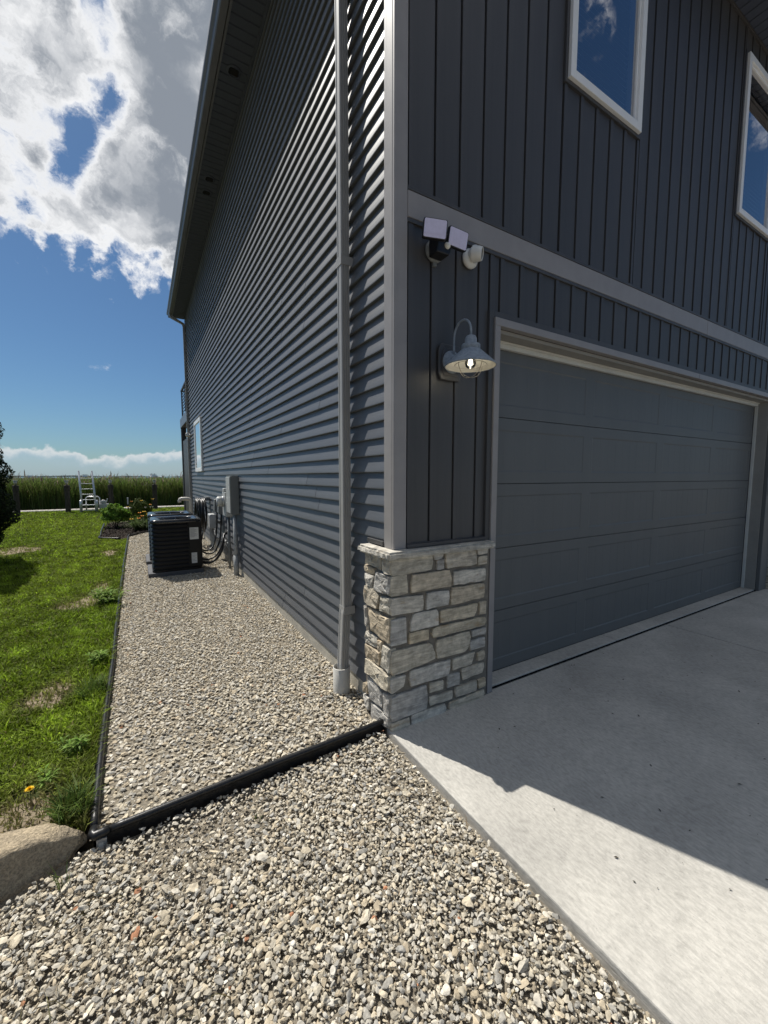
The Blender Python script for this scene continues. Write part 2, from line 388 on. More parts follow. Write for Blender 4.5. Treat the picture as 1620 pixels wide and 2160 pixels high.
def blades(px, py, pz, h, wd, lean, tint, seed=0, bend=0.5):
    """grass-like blades, five vertices each"""
    n = len(px); r_ = np.random.default_rng(seed); th = r_.uniform(0, 2 * np.pi, n); ph = r_.uniform(0, 2 * np.pi, n)
    ux, uy = np.cos(th), np.sin(th); lx, ly = np.cos(ph) * lean * h, np.sin(ph) * lean * h
    V = np.zeros((n, 5, 3)); hw = wd / 2
    V[:, 0] = np.c_[px - ux * hw, py - uy * hw, pz]; V[:, 1] = np.c_[px + ux * hw, py + uy * hw, pz]
    mx, my, mz = px + lx * bend * 0.6, py + ly * bend * 0.6, pz + h * 0.58
    V[:, 2] = np.c_[mx + ux * hw * 0.8, my + uy * hw * 0.8, mz]; V[:, 3] = np.c_[mx - ux * hw * 0.8, my - uy * hw * 0.8, mz]
    V[:, 4] = np.c_[px + lx, py + ly, pz + h * np.sqrt(np.clip(1 - 0.6 * lean ** 2, 0.15, 1))]
    b = (np.arange(n) * 5)[:, None]
    F = np.concatenate([b + [0, 1, 2], b + [0, 2, 3], b + [3, 2, 4]])
    return V.reshape(-1, 3), F, np.repeat(tint, 5, axis=0)
def leaves(C, N, size, tint, seed=0, aspect=0.55):
    """diamond leaves at points C, roughly facing N"""
    n = len(C); r_ = np.random.default_rng(seed); N = N + r_.normal(0, 0.55, (n, 3)); N /= np.linalg.norm(N, axis=1)[:, None]
    A = np.cross(N, r_.normal(0, 1, (n, 3))); A /= np.linalg.norm(A, axis=1)[:, None]; Bv = np.cross(N, A); s = size[:, None]
    V = np.stack([C - A * s * 0.5, C + Bv * s * aspect * 0.5 + N * s * 0.06, C + A * s * 0.5, C - Bv * s * aspect * 0.5 + N * s * 0.06], 1)
    b = (np.arange(n) * 4)[:, None]
    return V.reshape(-1, 3), b + [0, 1, 2, 3], np.repeat(tint, 4, axis=0)
def jit(base, n, amt, seed=0):
    r_ = np.random.default_rng(seed); k = 1 + r_.normal(0, amt, (n, 1)); c = np.array(base)[None] * np.clip(k, 0.3, 2.2)
    return np.clip(c * (1 + r_.normal(0, amt * 0.25, (n, 3))), 0.002, 0.95)

# ================================================================== SETTING
def sheet(name, pts, z, m_, label, kind='structure'):
    o = link(name, None) if False else MB().add([(x, y, z) for x, y in pts], [tuple(range(len(pts)))]).build(name, m_)
    return tag(o, label, None, None, kind)
GZ = -0.030                                  # gravel level in the foreground
sheet('ground', [(-300, -300), (300, -300), (300, 20.4), (-300, 20.4)], -0.10, 'soil', 'bare earth under the lawn and gravel')
sheet('lawn', [(-120, 0.02), (-1.62, 0.02), (-1.46, 0.06), (-1.475, 2.0), (-1.50, 4.2), (-1.54, 6.2), (-1.56, 10.1), (-1.56, 13.4), (1, 14.5), (1, 20.35), (-120, 20.35)], -0.012, 'lawn_base', 'mown green lawn left of the gravel strip')
sheet('gravel_strip', [(-1.44, 0.05), (0.12, 0.09), (0.12, 11.5), (-1.1, 10.75), (-1.55, 10.2), (-1.51, 6.2), (-1.47, 2.0)], -0.016, 'gravel_base', 'ground of the gravel strip along the house')
sheet('gravel_apron', [(-6, -7), (0.02, -7), (0.02, 0.09), (-1.40, 0.05), (-1.62, 0.05), (-6, 0.05)], GZ - 0.022, 'gravel_base', 'ground of the gravel apron beside the driveway')
sheet('lake_water', [(-9000, 20.4), (9000, 20.4), (9000, 12000), (-9000, 12000)], -0.62, 'water', 'canal and open lake beyond the lawn')
sheet('marsh_ground', [(-60, 22.6), (60, 22.6), (60, 62), (-60, 62)], -0.52, 'marsh', 'muddy ground under the reed bed')
tag(MB().prism([(x, z) for x, z in [(-6000, -5), (6000, -5)] + [(6000 - i * 60, 6 + 3 * math.sin(i * 0.7) + 2.5 * math.sin(i * 0.23 + 1)) for i in range(201)]], 'y', 5200, 5240).build('far_shore', 'shore'), 'low wooded shore on the lake horizon', None, None, 'structure')
mb = MB().box(-120, 30, 20.36, 20.5, -1.2, -0.03)
tag(mb.build('seawall', 'wood_grey'), 'weathered timber seawall at the end of the lawn', 'seawall')

# soil patches worn into the lawn
def blob(cx, cy, rx, ry, seed, n=26):
    r_ = random.Random(seed); ph = [r_.uniform(0, 6.3) for _ in range(3)]
    return [(cx + rx * math.cos(t) * (1 + .22 * math.sin(2 * t + ph[0]) + .16 * math.sin(5 * t + ph[1]) + r_.uniform(-.07, .07)), cy + ry * math.sin(t) * (1 + .2 * math.sin(3 * t + ph[2]) + r_.uniform(-.07, .07))) for t in [6.2832 * i / n for i in range(n)]]
BARE = [(-1.80, 1.52, 0.115, 0.27), (-1.86, 3.95, 0.20, 0.30), (-1.70, 0.27, 0.16, 0.20), (-3.45, 8.8, 0.38, 0.55), (-1.80, 7.6, 0.12, 0.35), (-1.72, 4.6, 0.10, 0.3)]
for i, (cx, cy, rx, ry) in enumerate(BARE):
    sheet('soil_patch', blob(cx, cy, rx, ry, i), -0.006, 'dry_soil', 'worn bare soil patch in the lawn')

# driveway: concrete slabs with a tooled joint, garage slab behind it
dw = MB().box(0.005, 3.325, -9, 0.045, -0.16, 0.0).build('driveway', 'concrete', bevel=0.006)
tag(dw, 'pale concrete driveway in front of the garage', None, None, 'structure')
MB().box(3.335, 9.5, -9, 0.045, -0.16, 0.0).build('slab', 'concrete', dw, bevel=0.006)
MB().box(3.32, 3.34, -9, 0.04, -0.15, -0.012).build('control_joint', 'joint', dw)
n_ = 300; xs_ = np.linspace(0.80, 5.9, n_); lo = 0.045 + rng.uniform(-0.004, 0.002, n_); hi = np.full(n_, 0.064)
V = np.zeros((n_ * 2, 3)); V[0::2] = np.c_[xs_, lo, np.full(n_, 0.0025)]; V[1::2] = np.c_[xs_, hi, np.full(n_, 0.0025)]
q = np.arange(n_ - 1)[:, None] * 2
link('joint_filler', np_mesh('joint_filler', V, q + [0, 1, 3, 2], 'joint'), dw)
gs = MB().box(0.79, 2.47, 0.062, 0.6, -0.12, 0.014).build('garage_slab', 'concrete', bevel=0.008)
tag(gs, 'narrow concrete sill slab under the garage door', None, None, 'structure')
MB().box(2.478, 5.95, 0.062, 0.6, -0.12, 0.014).build('slab', 'concrete', gs, bevel=0.008)

# ================================================================== HOUSE
house = thing('house', 'two storey dark grey sided house with garage and stone corner pier', 'house')
HX1, HY1, EZ = 7.6, 11.30, 6.0
MB().box(0.058, 0.29, 0.345, HY1 - 0.02, -0.2, 0.099).build('foundation', 'found', house)
MB().box(0.301, HX1, 0.262, HY1 - 0.201, 0.0, EZ).build('interior_core', 'wall_back', house)
# ---- side wall with lap siding
side = MB().box(0.075, 0.30, 0.10, HY1, 0.10, EZ).build('side_wall', 'wall_back', house)
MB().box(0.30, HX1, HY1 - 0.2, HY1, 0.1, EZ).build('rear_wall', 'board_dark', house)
EXPO, Z0 = 0.1018, 0.10
prof = [(0.075, 0.0), (0.0535, 0.0), (0.0502, 0.003), (0.0505, 0.010), (0.0550, 0.034), (0.0618, 0.064), (0.0680, 0.090), (0.0700, 0.1028), (0.075, 0.1028)]
cache = {}
rs = random.Random(3)
k = 0
while Z0 + k * EXPO < EZ - 0.02:
    z = Z0 + k * EXPO; hh = min(EXPO, EZ - z)
    ys = 0.345 if z < 1.05 else 0.15
    cut = [ys]; yy = ys + rs.choice([1.2, 1.9, 2.6, 3.3]) + rs.uniform(-.2, .2)
    while yy < HY1 - 0.7: cut.append(yy); yy += 3.6
    cut.append(HY1 - 0.03)
    for i in range(len(cut) - 1):
        dxo = -0.0016 * (i % 2); a, b = cut[i], cut[i + 1] + (0.0 if i == len(cut) - 2 else 0.0)
        mb = MB().prism([(x, zz) for x, zz in prof], 'y', a, b)
        mb.v = [(x + (dxo if x < 0.0745 else 0), y, zz) for x, y, zz in mb.v]
        mb.build('siding_board', 'siding', side, loc=(0, 0, z))
    k += 1
MB().box(0.050, 0.075, 0.325, 0.343, 0.10, 1.03).build('channel', 'board_dark', house)
MB().box(0.040, 0.075, 0.15, 0.345, 1.083, 1.110).box(0.052, 0.075, 0.15, 0.345, 1.110, 1.118).build('channel', 'board_dark', house, bevel=0.002)
MB().box(0.052, 0.075, HY1 - 0.03, HY1 + 0.015, 0.1, EZ).build('corner_trim', 'trim', house)

# ---- corner trim
MB().box(0.043, 0.130, 0.030, 0.050, 1.076, EZ).box(0.043, 0.062, 0.050, 0.118, 1.076, EZ).box(0.049, 0.070, 0.121, 0.150, 1.076, EZ).build('corner_trim', 'trim', house, bevel=0.004)
# ---- front wall
def holes(x0, x1, z0, z1, hs, y0, y1):
    xs = sorted({x0, x1, *[h[0] for h in hs], *[h[1] for h in hs]}); zs = sorted({z0, z1, *[h[2] for h in hs], *[h[3] for h in hs]}); mb = MB()
    for i in range(len(xs) - 1):
        for j in range(len(zs) - 1):
            cx, cz = (xs[i] + xs[i + 1]) / 2, (zs[j] + zs[j + 1]) / 2
            if not any(h[0] < cx < h[1] and h[2] < cz < h[3] for h in hs): mb.box(xs[i], xs[i + 1], y0, y1, zs[j], zs[j + 1])
    return mb
WIN = [(1.445, 2.345, 4.22, 5.74), (4.235, 5.135, 4.22, 5.74)]
GAR = (0.845, 5.69, -0.1, 2.466)
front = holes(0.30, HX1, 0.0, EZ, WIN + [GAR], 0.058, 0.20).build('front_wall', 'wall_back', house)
MB().box(0.07, 0.30, 0.058, 0.10, 0.0, EZ).build('wall_corner', 'wall_back', house)
pc = {}
def panel(x0, wid, z0, z1, bat=True):
    if z1 - z0 < 0.02 or wid < 0.012: return
    key = (round(wid, 3), round(z1 - z0, 3))
    if key not in pc:
        p = [(0.009, 0.0575), (0.009, 0.036), (min(0.043, wid), 0.036)]
        if wid > 0.05: p += [(0.0432, 0.0550), (0.0475, 0.0550), (0.0478, 0.044), (wid, 0.044), (wid, 0.0575)]
        else: p += [(wid, 0.0575)]
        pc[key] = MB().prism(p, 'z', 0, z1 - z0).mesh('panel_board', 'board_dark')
    link('panel_board', pc[key], front, (x0, 0, z0))
SP = 0.184
def run(xoff, x0, x1, z0, z1, hs):
    k = math.floor((x0 - xoff) / SP)
    while xoff + k * SP < x1:
        a, b = max(x0, xoff + k * SP), min(x1, xoff + (k + 1) * SP); k += 1
        if a > xoff + (k - 1) * SP + 0.001 and a - (xoff + (k - 1) * SP) < 0.05: pass
        # split around openings
        seg = [(a, b)]
        hit = [h for h in hs if h[0] < b - 0.002 and h[1] > a + 0.002]
        if not hit: panel(a, b - a, z0, z1); continue
        h = hit[0]
        if a < h[0]: panel(a, h[0] - a, z0, z1); a = h[0]
        if b > h[1]: panel(h[1], b - h[1], z0, z1); b = h[1]
        panel(a, b - a, z0, h[2]); panel(a, b - a, h[3], z1)
hs_w = [(h[0] - 0.03, h[1] + 0.03, h[2] - 0.03, h[3] + 0.03) for h in WIN]
run(0.131 - SP, 0.130, HX1, 3.085, EZ, hs_w)
run(0.112, 0.130, 0.757, 1.103, 2.897, [])
run(0.112, 0.757, 5.745, 2.556, 2.897, [])
run(0.112, 6.02, HX1, 1.103, 2.897, [])
def bx(name, m_, par, *boxes, bevel=0.002, **kw):
    mb = MB()
    for b in boxes: mb.box(*b)
    return mb.build(name, m_, par, bevel=bevel, **kw)
bx('band_trim', 'trim', house, (0.1305, 3.76, 0.028, 0.056, 2.920, 3.058), bevel=0.003)
bx('band_trim', 'trim', house, (3.763, HX1, 0.028, 0.056, 2.920, 3.058), bevel=0.003)
bx('channel', 'board_dark', house, (0.131, HX1, 0.030, 0.057, 3.060, 3.083), (0.131, HX1, 0.026, 0.030, 3.060, 3.066))
bx('channel', 'board_dark', house, (0.131, HX1, 0.030, 0.057, 2.896, 2.9185))
bx('channel', 'board_dark', house, (0.131, 0.757, 0.020, 0.057, 1.079, 1.101), (0.131, 0.757, 0.031, 0.057, 1.1012, 1.106))
# ---- garage opening trim
bx('garage_trim', 'board_dark', house, (0.757, 0.797, 0.024, 0.057, 1.079, 2.555), (0.7972, 5.745, 0.024, 0.057, 2.5165, 2.555))
bx('garage_trim', 'trim', house, (0.798, 0.846, 0.012, 0.058, 0.002, 2.466), bevel=0.003)
bx('garage_trim', 'trim', house, (0.798, 3.62, 0.012, 0.058, 2.4665, 2.5155), bevel=0.003)
bx('garage_trim', 'trim', house, (3.622, 5.745, 0.012, 0.058, 2.4665, 2.5155), bevel=0.003)
bx('header_soffit', 'trim_taupe', house, (0.846, 3.55, 0.0585, 0.195, 2.440, 2.465), bevel=0.002)
bx('header_soffit', 'trim_taupe', house, (3.553, 5.69, 0.0585, 0.195, 2.440, 2.465), bevel=0.002)
bx('weather_seal', 'seal', house, (0.865, 5.672, 0.165, 0.196, 2.395, 2.4395), (0.865, 5.672, 0.150, 0.165, 2.425, 2.4395), bevel=0.003)
bx('jamb', 'trim_taupe', house, (0.846, 0.864, 0.0585, 0.20, 0.015, 2.4395))
bx('jamb', 'trim_taupe', house, (5.673, 5.69, 0.0585, 0.20, 0.015, 2.4395))
bx('weather_seal', 'seal', house, (5.655, 5.6725, 0.165, 0.196, 0.016, 2.394))
bx('garage_trim', 'door_paint', house, (5.691, 5.93, 0.020, 0.058, 0.002, 2.465), bevel=0.004)
bx('garage_trim', 'board_dark', house, (5.932, 6.02, 0.024, 0.058, 1.079, 2.92))
# ---- sectional garage door
door = bx('garage_door', 'wall_back', house, (0.85, 5.70, 0.232, 0.26, 0.0155, 2.46), bevel=0)
PX = [(0.975, 2.065), (2.185, 3.275), (3.405, 4.49), (4.61, 5.595)]
ZB = [0.020, 0.490, 0.966, 1.446, 1.925, 2.405]
for i in range(5):
    z0, z1 = ZB[i] + 0.0025, ZB[i + 1] - 0.0025; X0, X1 = 0.866, 5.654; mb = MB(); yf = 0.200
    zl, zh = z0 + 0.085, z1 - 0.085
    def quad(a, b, c, d): mb.add([a, b, c, d], [(0, 1, 2, 3)])
    def rect(x0, x1, za, zb, y): quad((x0, y, za), (x1, y, za), (x1, y, zb), (x0, y, zb))
    rect(X0, X1, z0, zl, yf); rect(X0, X1, zh, z1, yf)
    edges = [X0] + [e for p in PX for e in p] + [X1]
    for a, b in zip(edges[0::2], edges[1::2]): rect(a, b, zl, zh, yf)
    for (a, b) in PX:
        d, s = 0.0038, 0.010
        quad((a, yf, zl), (b, yf, zl), (b - s, yf + d, zl + s), (a + s, yf + d, zl + s)); quad((b, yf, zh), (a, yf, zh), (a + s, yf + d, zh - s), (b - s, yf + d, zh - s))
        quad((a, yf, zh), (a, yf, zl), (a + s, yf + d, zl + s), (a + s, yf + d, zh - s)); quad((b, yf, zl), (b, yf, zh), (b - s, yf + d, zh - s), (b - s, yf + d, zl + s))
        nb = 9; wx = (b - a - 2 * s) / nb
        for j in range(nb):
            xa, xb = a + s + j * wx, a + s + (j + 1) * wx; gq = 0.003
            rect(xa, xb - gq, zl + s, zh - s, yf + d)
            if j < nb - 1:
                xm = xb - gq / 2
                quad((xb - gq, yf + d, zl + s), (xm, yf + d + 0.0007, zl + s), (xm, yf + d + 0.0007, zh - s), (xb - gq, yf + d, zh - s))
                quad((xm, yf + d + 0.0007, zl + s), (xb, yf + d, zl + s), (xb, yf + d, zh - s), (xm, yf + d + 0.0007, zh - s))
            else: rect(xb - gq, xb, zl + s, zh - s, yf + d)
    rim = [(X0, yf, z0), (X1, yf, z0), (X1, yf + .03, z0), (X0, yf + .03, z0), (X0, yf, z1), (X1, yf, z1), (X1, yf + .03, z1), (X0, yf + .03, z1)]
    mb.add(rim, [(0, 1, 2, 3), (4, 5, 6, 7), (0, 4, 7, 3), (1, 5, 6, 2)])
    mb.build('door_section', 'door_paint', door)
bx('bottom_seal', 'black_plastic', door, (0.868, 5.652, 0.203, 0.226, 0.0145, 0.024), bevel=0)

# ---- windows
for (x0, x1, z0, z1) in WIN:
    fw = 0.058; mb = MB()
    for a, b, c, d in ((x0, x0 + fw, z0, z1), (x1 - fw, x1, z0, z1), (x0 + fw, x1 - fw, z0, z0 + fw), (x0 + fw, x1 - fw, z1 - fw, z1)): mb.box(a, b, 0.004, 0.11, c, d)
    for a, b, c, d in ((x0 + fw, x0 + fw + .018, z0 + fw, z1 - fw), (x1 - fw - .02, x1 - fw, z0 + fw, z1 - fw), (x0 + fw + .018, x1 - fw - .02, z0 + fw, z0 + fw + .02), (x0 + fw + .018, x1 - fw - .02, z1 - fw - .02, z1 - fw)): mb.box(a, b, 0.022, 0.10, c, d)
    wf = mb.build('window', 'white_vinyl', house, bevel=0.003)
    bx('channel', 'board_dark', wf, (x0 - .028, x0 - .002, .026, .0575, z0 - .028, z1 + .028), (x1 + .002, x1 + .028, .026, .0575, z0 - .028, z1 + .028), (x0 - .002, x1 + .002, .026, .0575, z0 - .028, z0 - .002), (x0 - .002, x1 + .002, .026, .0575, z1 + .002, z1 + .028))
    MB().add([(x0 + .07, .036, z0 + .07), (x1 - .07, .036, z0 + .07), (x1 - .07, .036, z1 - .07), (x0 + .07, .036, z1 - .07)], [(0, 1, 2, 3)]).build('pane', 'glass', wf)
    mb = MB(); zz = z0 + 0.08
    while zz < z1 - 0.07: mb.add([(x0 + .075, .085, zz), (x1 - .075, .085, zz), (x1 - .075, .105, zz + .035), (x0 + .075, .105, zz + .035)], [(0, 1, 2, 3)]); zz += 0.042
    mb.build('blind', 'blind', wf)
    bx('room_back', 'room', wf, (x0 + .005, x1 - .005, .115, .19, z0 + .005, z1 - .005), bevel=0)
# side wall window
x0, y0, y1, z0, z1 = 0.022, 8.45, 9.75, 1.62, 2.89
mb = MB(); fw = 0.09
for a, b, c, d in ((y0, y0 + fw, z0, z1), (y1 - fw, y1, z0, z1), (y0 + fw, y1 - fw, z0, z0 + fw), (y0 + fw, y1 - fw, z1 - fw, z1)): mb.box(x0, 0.075, a, b, c, d)
wf = mb.build('window', 'white_vinyl', house, bevel=0.004)
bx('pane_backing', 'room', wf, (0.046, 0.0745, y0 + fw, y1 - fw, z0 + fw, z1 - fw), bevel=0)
MB().add([(.040, y0 + fw, z0 + fw), (.040, y1 - fw, z0 + fw), (.040, y1 - fw, z1 - fw), (.040, y0 + fw, z1 - fw)], [(0, 1, 2, 3)]).build('pane', 'glass', wf)

# ---- eaves: fascia, gutters, soffit boards, hip roof
OV = -0.262
sf = bx('soffit', 'wall_back', house, (OV + 0.004, 0.05, OV + 0.004, HY1 + 0.15, EZ + 0.02, EZ + 0.05), (0.05, HX1 + 0.3, OV + 0.004, 0.03, EZ + 0.02, EZ + 0.05), bevel=0)
def soffit_mesh(L): return MB().prism([(0.002, 0.012), (0.006, 0.0), (0.094, 0.0), (0.098, 0.012)], 'y', 0, L).mesh('soffit_board', 'soffit')
sm = MB().prism([(0.003, 0.012), (0.009, 0.0), (0.103, 0.0), (0.109, 0.012)], 'x', 0, 0.285).mesh('soffit_board', 'soffit')
y = OV + 0.03
while y < HY1 + 0.1: link('soffit_board', sm, sf, (OV + 0.022, y, EZ)); y += 0.112
smf = MB().prism([(0.003, 0.012), (0.009, 0.0), (0.103, 0.0), (0.109, 0.012)], 'y', 0, 0.285).mesh('soffit_board', 'soffit')
x = 0.06
while x < HX1: link('soffit_board', smf, sf, (x, OV + 0.022, EZ)); x += 0.112
bx('fascia', 'gutter', house, (OV - 0.002, OV + 0.02, OV, HY1 + 0.16, EZ - 0.012, EZ + 0.16))
bx('fascia', 'gutter', house, (OV + 0.021, HX1 + 0.3, OV - 0.002, OV + 0.02, EZ - 0.012, EZ + 0.16))
bx('frieze', 'soffit', house, (0.036, 0.0745, 0.152, HY1, EZ - 0.03, EZ - 0.002))
bx('frieze', 'board_dark', house, (0.131, HX1, 0.026, 0.0575, EZ - 0.03, EZ - 0.002))
gp = [(-0.004, 0.125), (-0.004, 0.010), (-0.012, 0.0), (-0.075, 0.0), (-0.085, 0.012), (-0.092, 0.055), (-0.118, 0.080), (-0.123, 0.092), (-0.123, 0.128), (-0.110, 0.128), (-0.110, 0.121), (-0.118, 0.119), (-0.116, 0.094), (-0.088, 0.060), (-0.078, 0.016), (-0.014, 0.008), (-0.008, 0.012), (-0.008, 0.125)]
gt = MB().prism([(OV + a, EZ - 0.005 + b) for a, b in gp], 'y', OV - 0.09, HY1 + 0.16).build('gutter', 'gutter', house)
MB().prism([(OV + a, EZ - 0.005 + b) for a, b in gp[:9]], 'y', HY1 + 0.16, HY1 + 0.163).build('end_cap', 'gutter', gt)
MB().prism([(OV + a, EZ - 0.005 + b) for a, b in gp], 'x', OV + 0.01, HX1 + 0.3).build('gutter', 'gutter', house)
e0 = OV - 0.04; rx = (HX1 + 0.3 + e0) / 2; hw = HX1 + 0.3 - rx
MB().add([(e0, e0, EZ + .165), (HX1 + .3, e0, EZ + .165), (HX1 + .3, HY1 + .2, EZ + .165), (e0, HY1 + .2, EZ + .165), (rx, e0 + hw, EZ + .165 + hw * .45), (rx, HY1 + .2 - hw, EZ + .165 + hw * .45)],
         [(0, 1, 4), (1, 2, 5, 4), (2, 3, 5), (3, 0, 4, 5), (0, 3, 2, 1)]).build('roof', 'shingle', house)
for yv in (3.16, 5.06, 5.40):
    vt = MB().lathe([(0.078, 0.0), (0.078, -0.010), (0.062, -0.016), (0.060, -0.004), (0.0, -0.004)], 24).build('soffit_vent', 'soffit', house, smooth=False, loc=(-0.105, yv, EZ - 0.001))
    mb = MB()
    for j in range(5): mb.box(-0.050, 0.050, -0.036 + j * 0.016, -0.024 + j * 0.016, -0.013, -0.0045)
    mb.build('slat', 'wall_back', vt)

# ---- downspouts
def fluted(hx, hy, n=4):
    """rectangular pipe outline with shallow flutes on the -y and +y faces"""
    pts = []
    fl = [(-0.86, 0), (-0.62, 0), (-0.56, 1), (-0.36, 1), (-0.30, 0), (-0.10, 0), (-0.04, 1), (0.16, 1), (0.22, 0), (0.40, 0), (0.46, 1), (0.66, 1), (0.72, 0), (0.88, 0)]
    for a, d in fl: pts.append((a * hx, -hy + d * 0.0060))
    pts += [(hx, -hy + 0.005), (hx, hy - 0.005)]
    for a, d in reversed(fl): pts.append((a * hx, hy - d * 0.0060))
    pts += [(-hx, hy - 0.005), (-hx, hy * 0.55), (-hx + .003, hy * .45), (-hx + .003, hy * .1), (-hx, 0), (-hx, -hy + 0.005)]
    return pts
def swept(rings):
    n = len(rings[0]); mb = MB(); v = [p for r in rings for p in r]; f = []
    for i in range(len(rings) - 1):
        for j in range(n): f.append((i * n + j, i * n + (j + 1) % n, (i + 1) * n + (j + 1) % n, (i + 1) * n + j))
    f += [tuple(range(n)), tuple(range((len(rings) - 1) * n, len(rings) * n))]
    return mb.add(v, f)
def spout(cy, path, hx=0.030, hy=0.035):
    o = fluted(hx, hy); return swept([[(cx + a, cy + b, z + (a * sl)) for a, b in o] for cx, z, sl in path])
DY = 0.595
ds = spout(DY, [(-0.030, 0.03, 0), (-0.004, 0.55, 0), (0.002, 0.58, 0), (0.004, 0.62, 0), (0.006, 5.62, 0)]).build('downspout', 'downspout', house)
spout(DY, [(0.014, 5.60, 0), (-0.02, 5.72, .9), (-0.27, 5.90, .9), (-0.31, 6.0, 0)], 0.030, 0.033).build('elbow', 'downspout', ds)
for zz in (0.545, 2.86):
    bx('strap', 'downspout', ds, (-0.0285, 0.056, DY - 0.0385, DY - 0.0355, zz, zz + .055), (-0.0285, -0.0255, DY - .0355, DY + .0355, zz, zz + .055), (-0.0285, 0.056, DY + .0355, DY + .0385, zz, zz + .055), bevel=0)
sl = MB().lathe([(0.060, -0.06), (0.060, 0.165), (0.0555, 0.168), (0.0545, 0.160), (0.0545, -0.06)], 32, None, False).build('drain_sleeve', 'pvc', ds, smooth=False, loc=(-0.036, DY - 0.004, 0))
sl.data.polygons.foreach_set('use_smooth', [True] * len(sl.data.polygons))
d2 = spout(HY1 - 0.12, [(0.02, 0.15, 0), (0.02, 5.72, 0), (0.0, 5.80, .5), (-0.28, 5.93, .9), (-0.32, 6.02, 0)]).build('downspout', 'downspout', house)
bx('strap', 'downspout', d2, (-0.018, 0.056, HY1 - .16, HY1 - .157, 3.0, 3.05), bevel=0)

# ---- stone piers
FRONT = [[(0.026, 1.033), (0.306, 1.036), (0.303, 0.943), (0.014, 0.934)], [(0.31, 1.028), (0.387, 1.033), (0.369, 1.0), (0.32, 0.998)], [(0.338, 0.991), (0.39, 0.991), (0.389, 0.936), (0.337, 0.936)], [(0.401, 1.037), (0.648, 1.033), (0.666, 0.935), (0.412, 0.933)], [(0.658, 1.039), (0.757, 1.038), (0.753, 0.999), (0.675, 0.996)], [(0.681, 0.976), (0.754, 0.976), (0.75, 0.927), (0.675, 0.924)], [(0.018, 0.926), (0.115, 0.927), (0.125, 0.821), (0.017, 0.816)], [(0.152, 0.922), (0.44, 0.915), (0.456, 0.816), (0.144, 0.819)], [(0.469, 0.901), (0.746, 0.893), (0.745, 0.817), (0.466, 0.821)], [(0.018, 0.797), (0.238, 0.786), (0.237, 0.699), (0.019, 0.703)], [(0.262, 0.793), (0.433, 0.786), (0.43, 0.704), (0.257, 0.698)], [(0.457, 0.801), (0.722, 0.793), (0.742, 0.768), (0.736, 0.701), (0.444, 0.698)], [(0.7, 0.667), (0.753, 0.669), (0.752, 0.586), (0.699, 0.59)], [(0.365, 0.666), (0.684, 0.664), (0.655, 0.588), (0.366, 0.597)], [(0.162, 0.684), (0.333, 0.683), (0.352, 0.661), (0.353, 0.586), (0.138, 0.585)], [(0.019, 0.671), (0.11, 0.672), (0.117, 0.521), (0.017, 0.522)], [(0.138, 0.571), (0.276, 0.568), (0.277, 0.509), (0.138, 0.509)], [(0.303, 0.566), (0.756, 0.561), (0.754, 0.513), (0.304, 0.513)], [(0.632, 0.489), (0.753, 0.483), (0.752, 0.445), (0.638, 0.454)], [(0.34, 0.488), (0.614, 0.489), (0.613, 0.402), (0.574, 0.363), (0.342, 0.371)], [(0.62, 0.42), (0.749, 0.419), (0.748, 0.36), (0.625, 0.361)], [(0.023, 0.485), (0.277, 0.483), (0.323, 0.432), (0.336, 0.376), (0.212, 0.357), (0.018, 0.345)], [(0.475, 0.327), (0.667, 0.335), (0.637, 0.264), (0.474, 0.261)], [(0.688, 0.321), (0.744, 0.328), (0.743, 0.275), (0.695, 0.274)], [(0.551, 0.246), (0.749, 0.245), (0.74, 0.181), (0.563, 0.171)], [(0.139, 0.335), (0.461, 0.333), (0.448, 0.237), (0.144, 0.243)], [(0.02, 0.32), (0.108, 0.322), (0.093, 0.264), (0.02, 0.236)], [(0.434, 0.233), (0.533, 0.226), (0.533, 0.151), (0.435, 0.153)], [(0.292, 0.224), (0.396, 0.212), (0.397, 0.157), (0.29, 0.164)], [(0.699, 0.13), (0.761, 0.132), (0.763, 0.08), (0.711, 0.073)], [(0.504, 0.137), (0.686, 0.134), (0.684, 0.068), (0.503, 0.074)], [(0.028, 0.203), (0.267, 0.216), (0.273, 0.07), (0.028, 0.062)], [(0.29, 0.126), (0.479, 0.118), (0.475, 0.072), (0.296, 0.077)], [(0.154, 0.055), (0.419, 0.049), (0.423, -0.011), (0.15, 0.004)], [(0.452, 0.04), (0.76, 0.051), (0.756, 0.006), (0.567, -0.036), (0.453, -0.024)], [(0.036, 0.048), (0.137, 0.049), (0.139, -0.015), (0.041, -0.019)]]
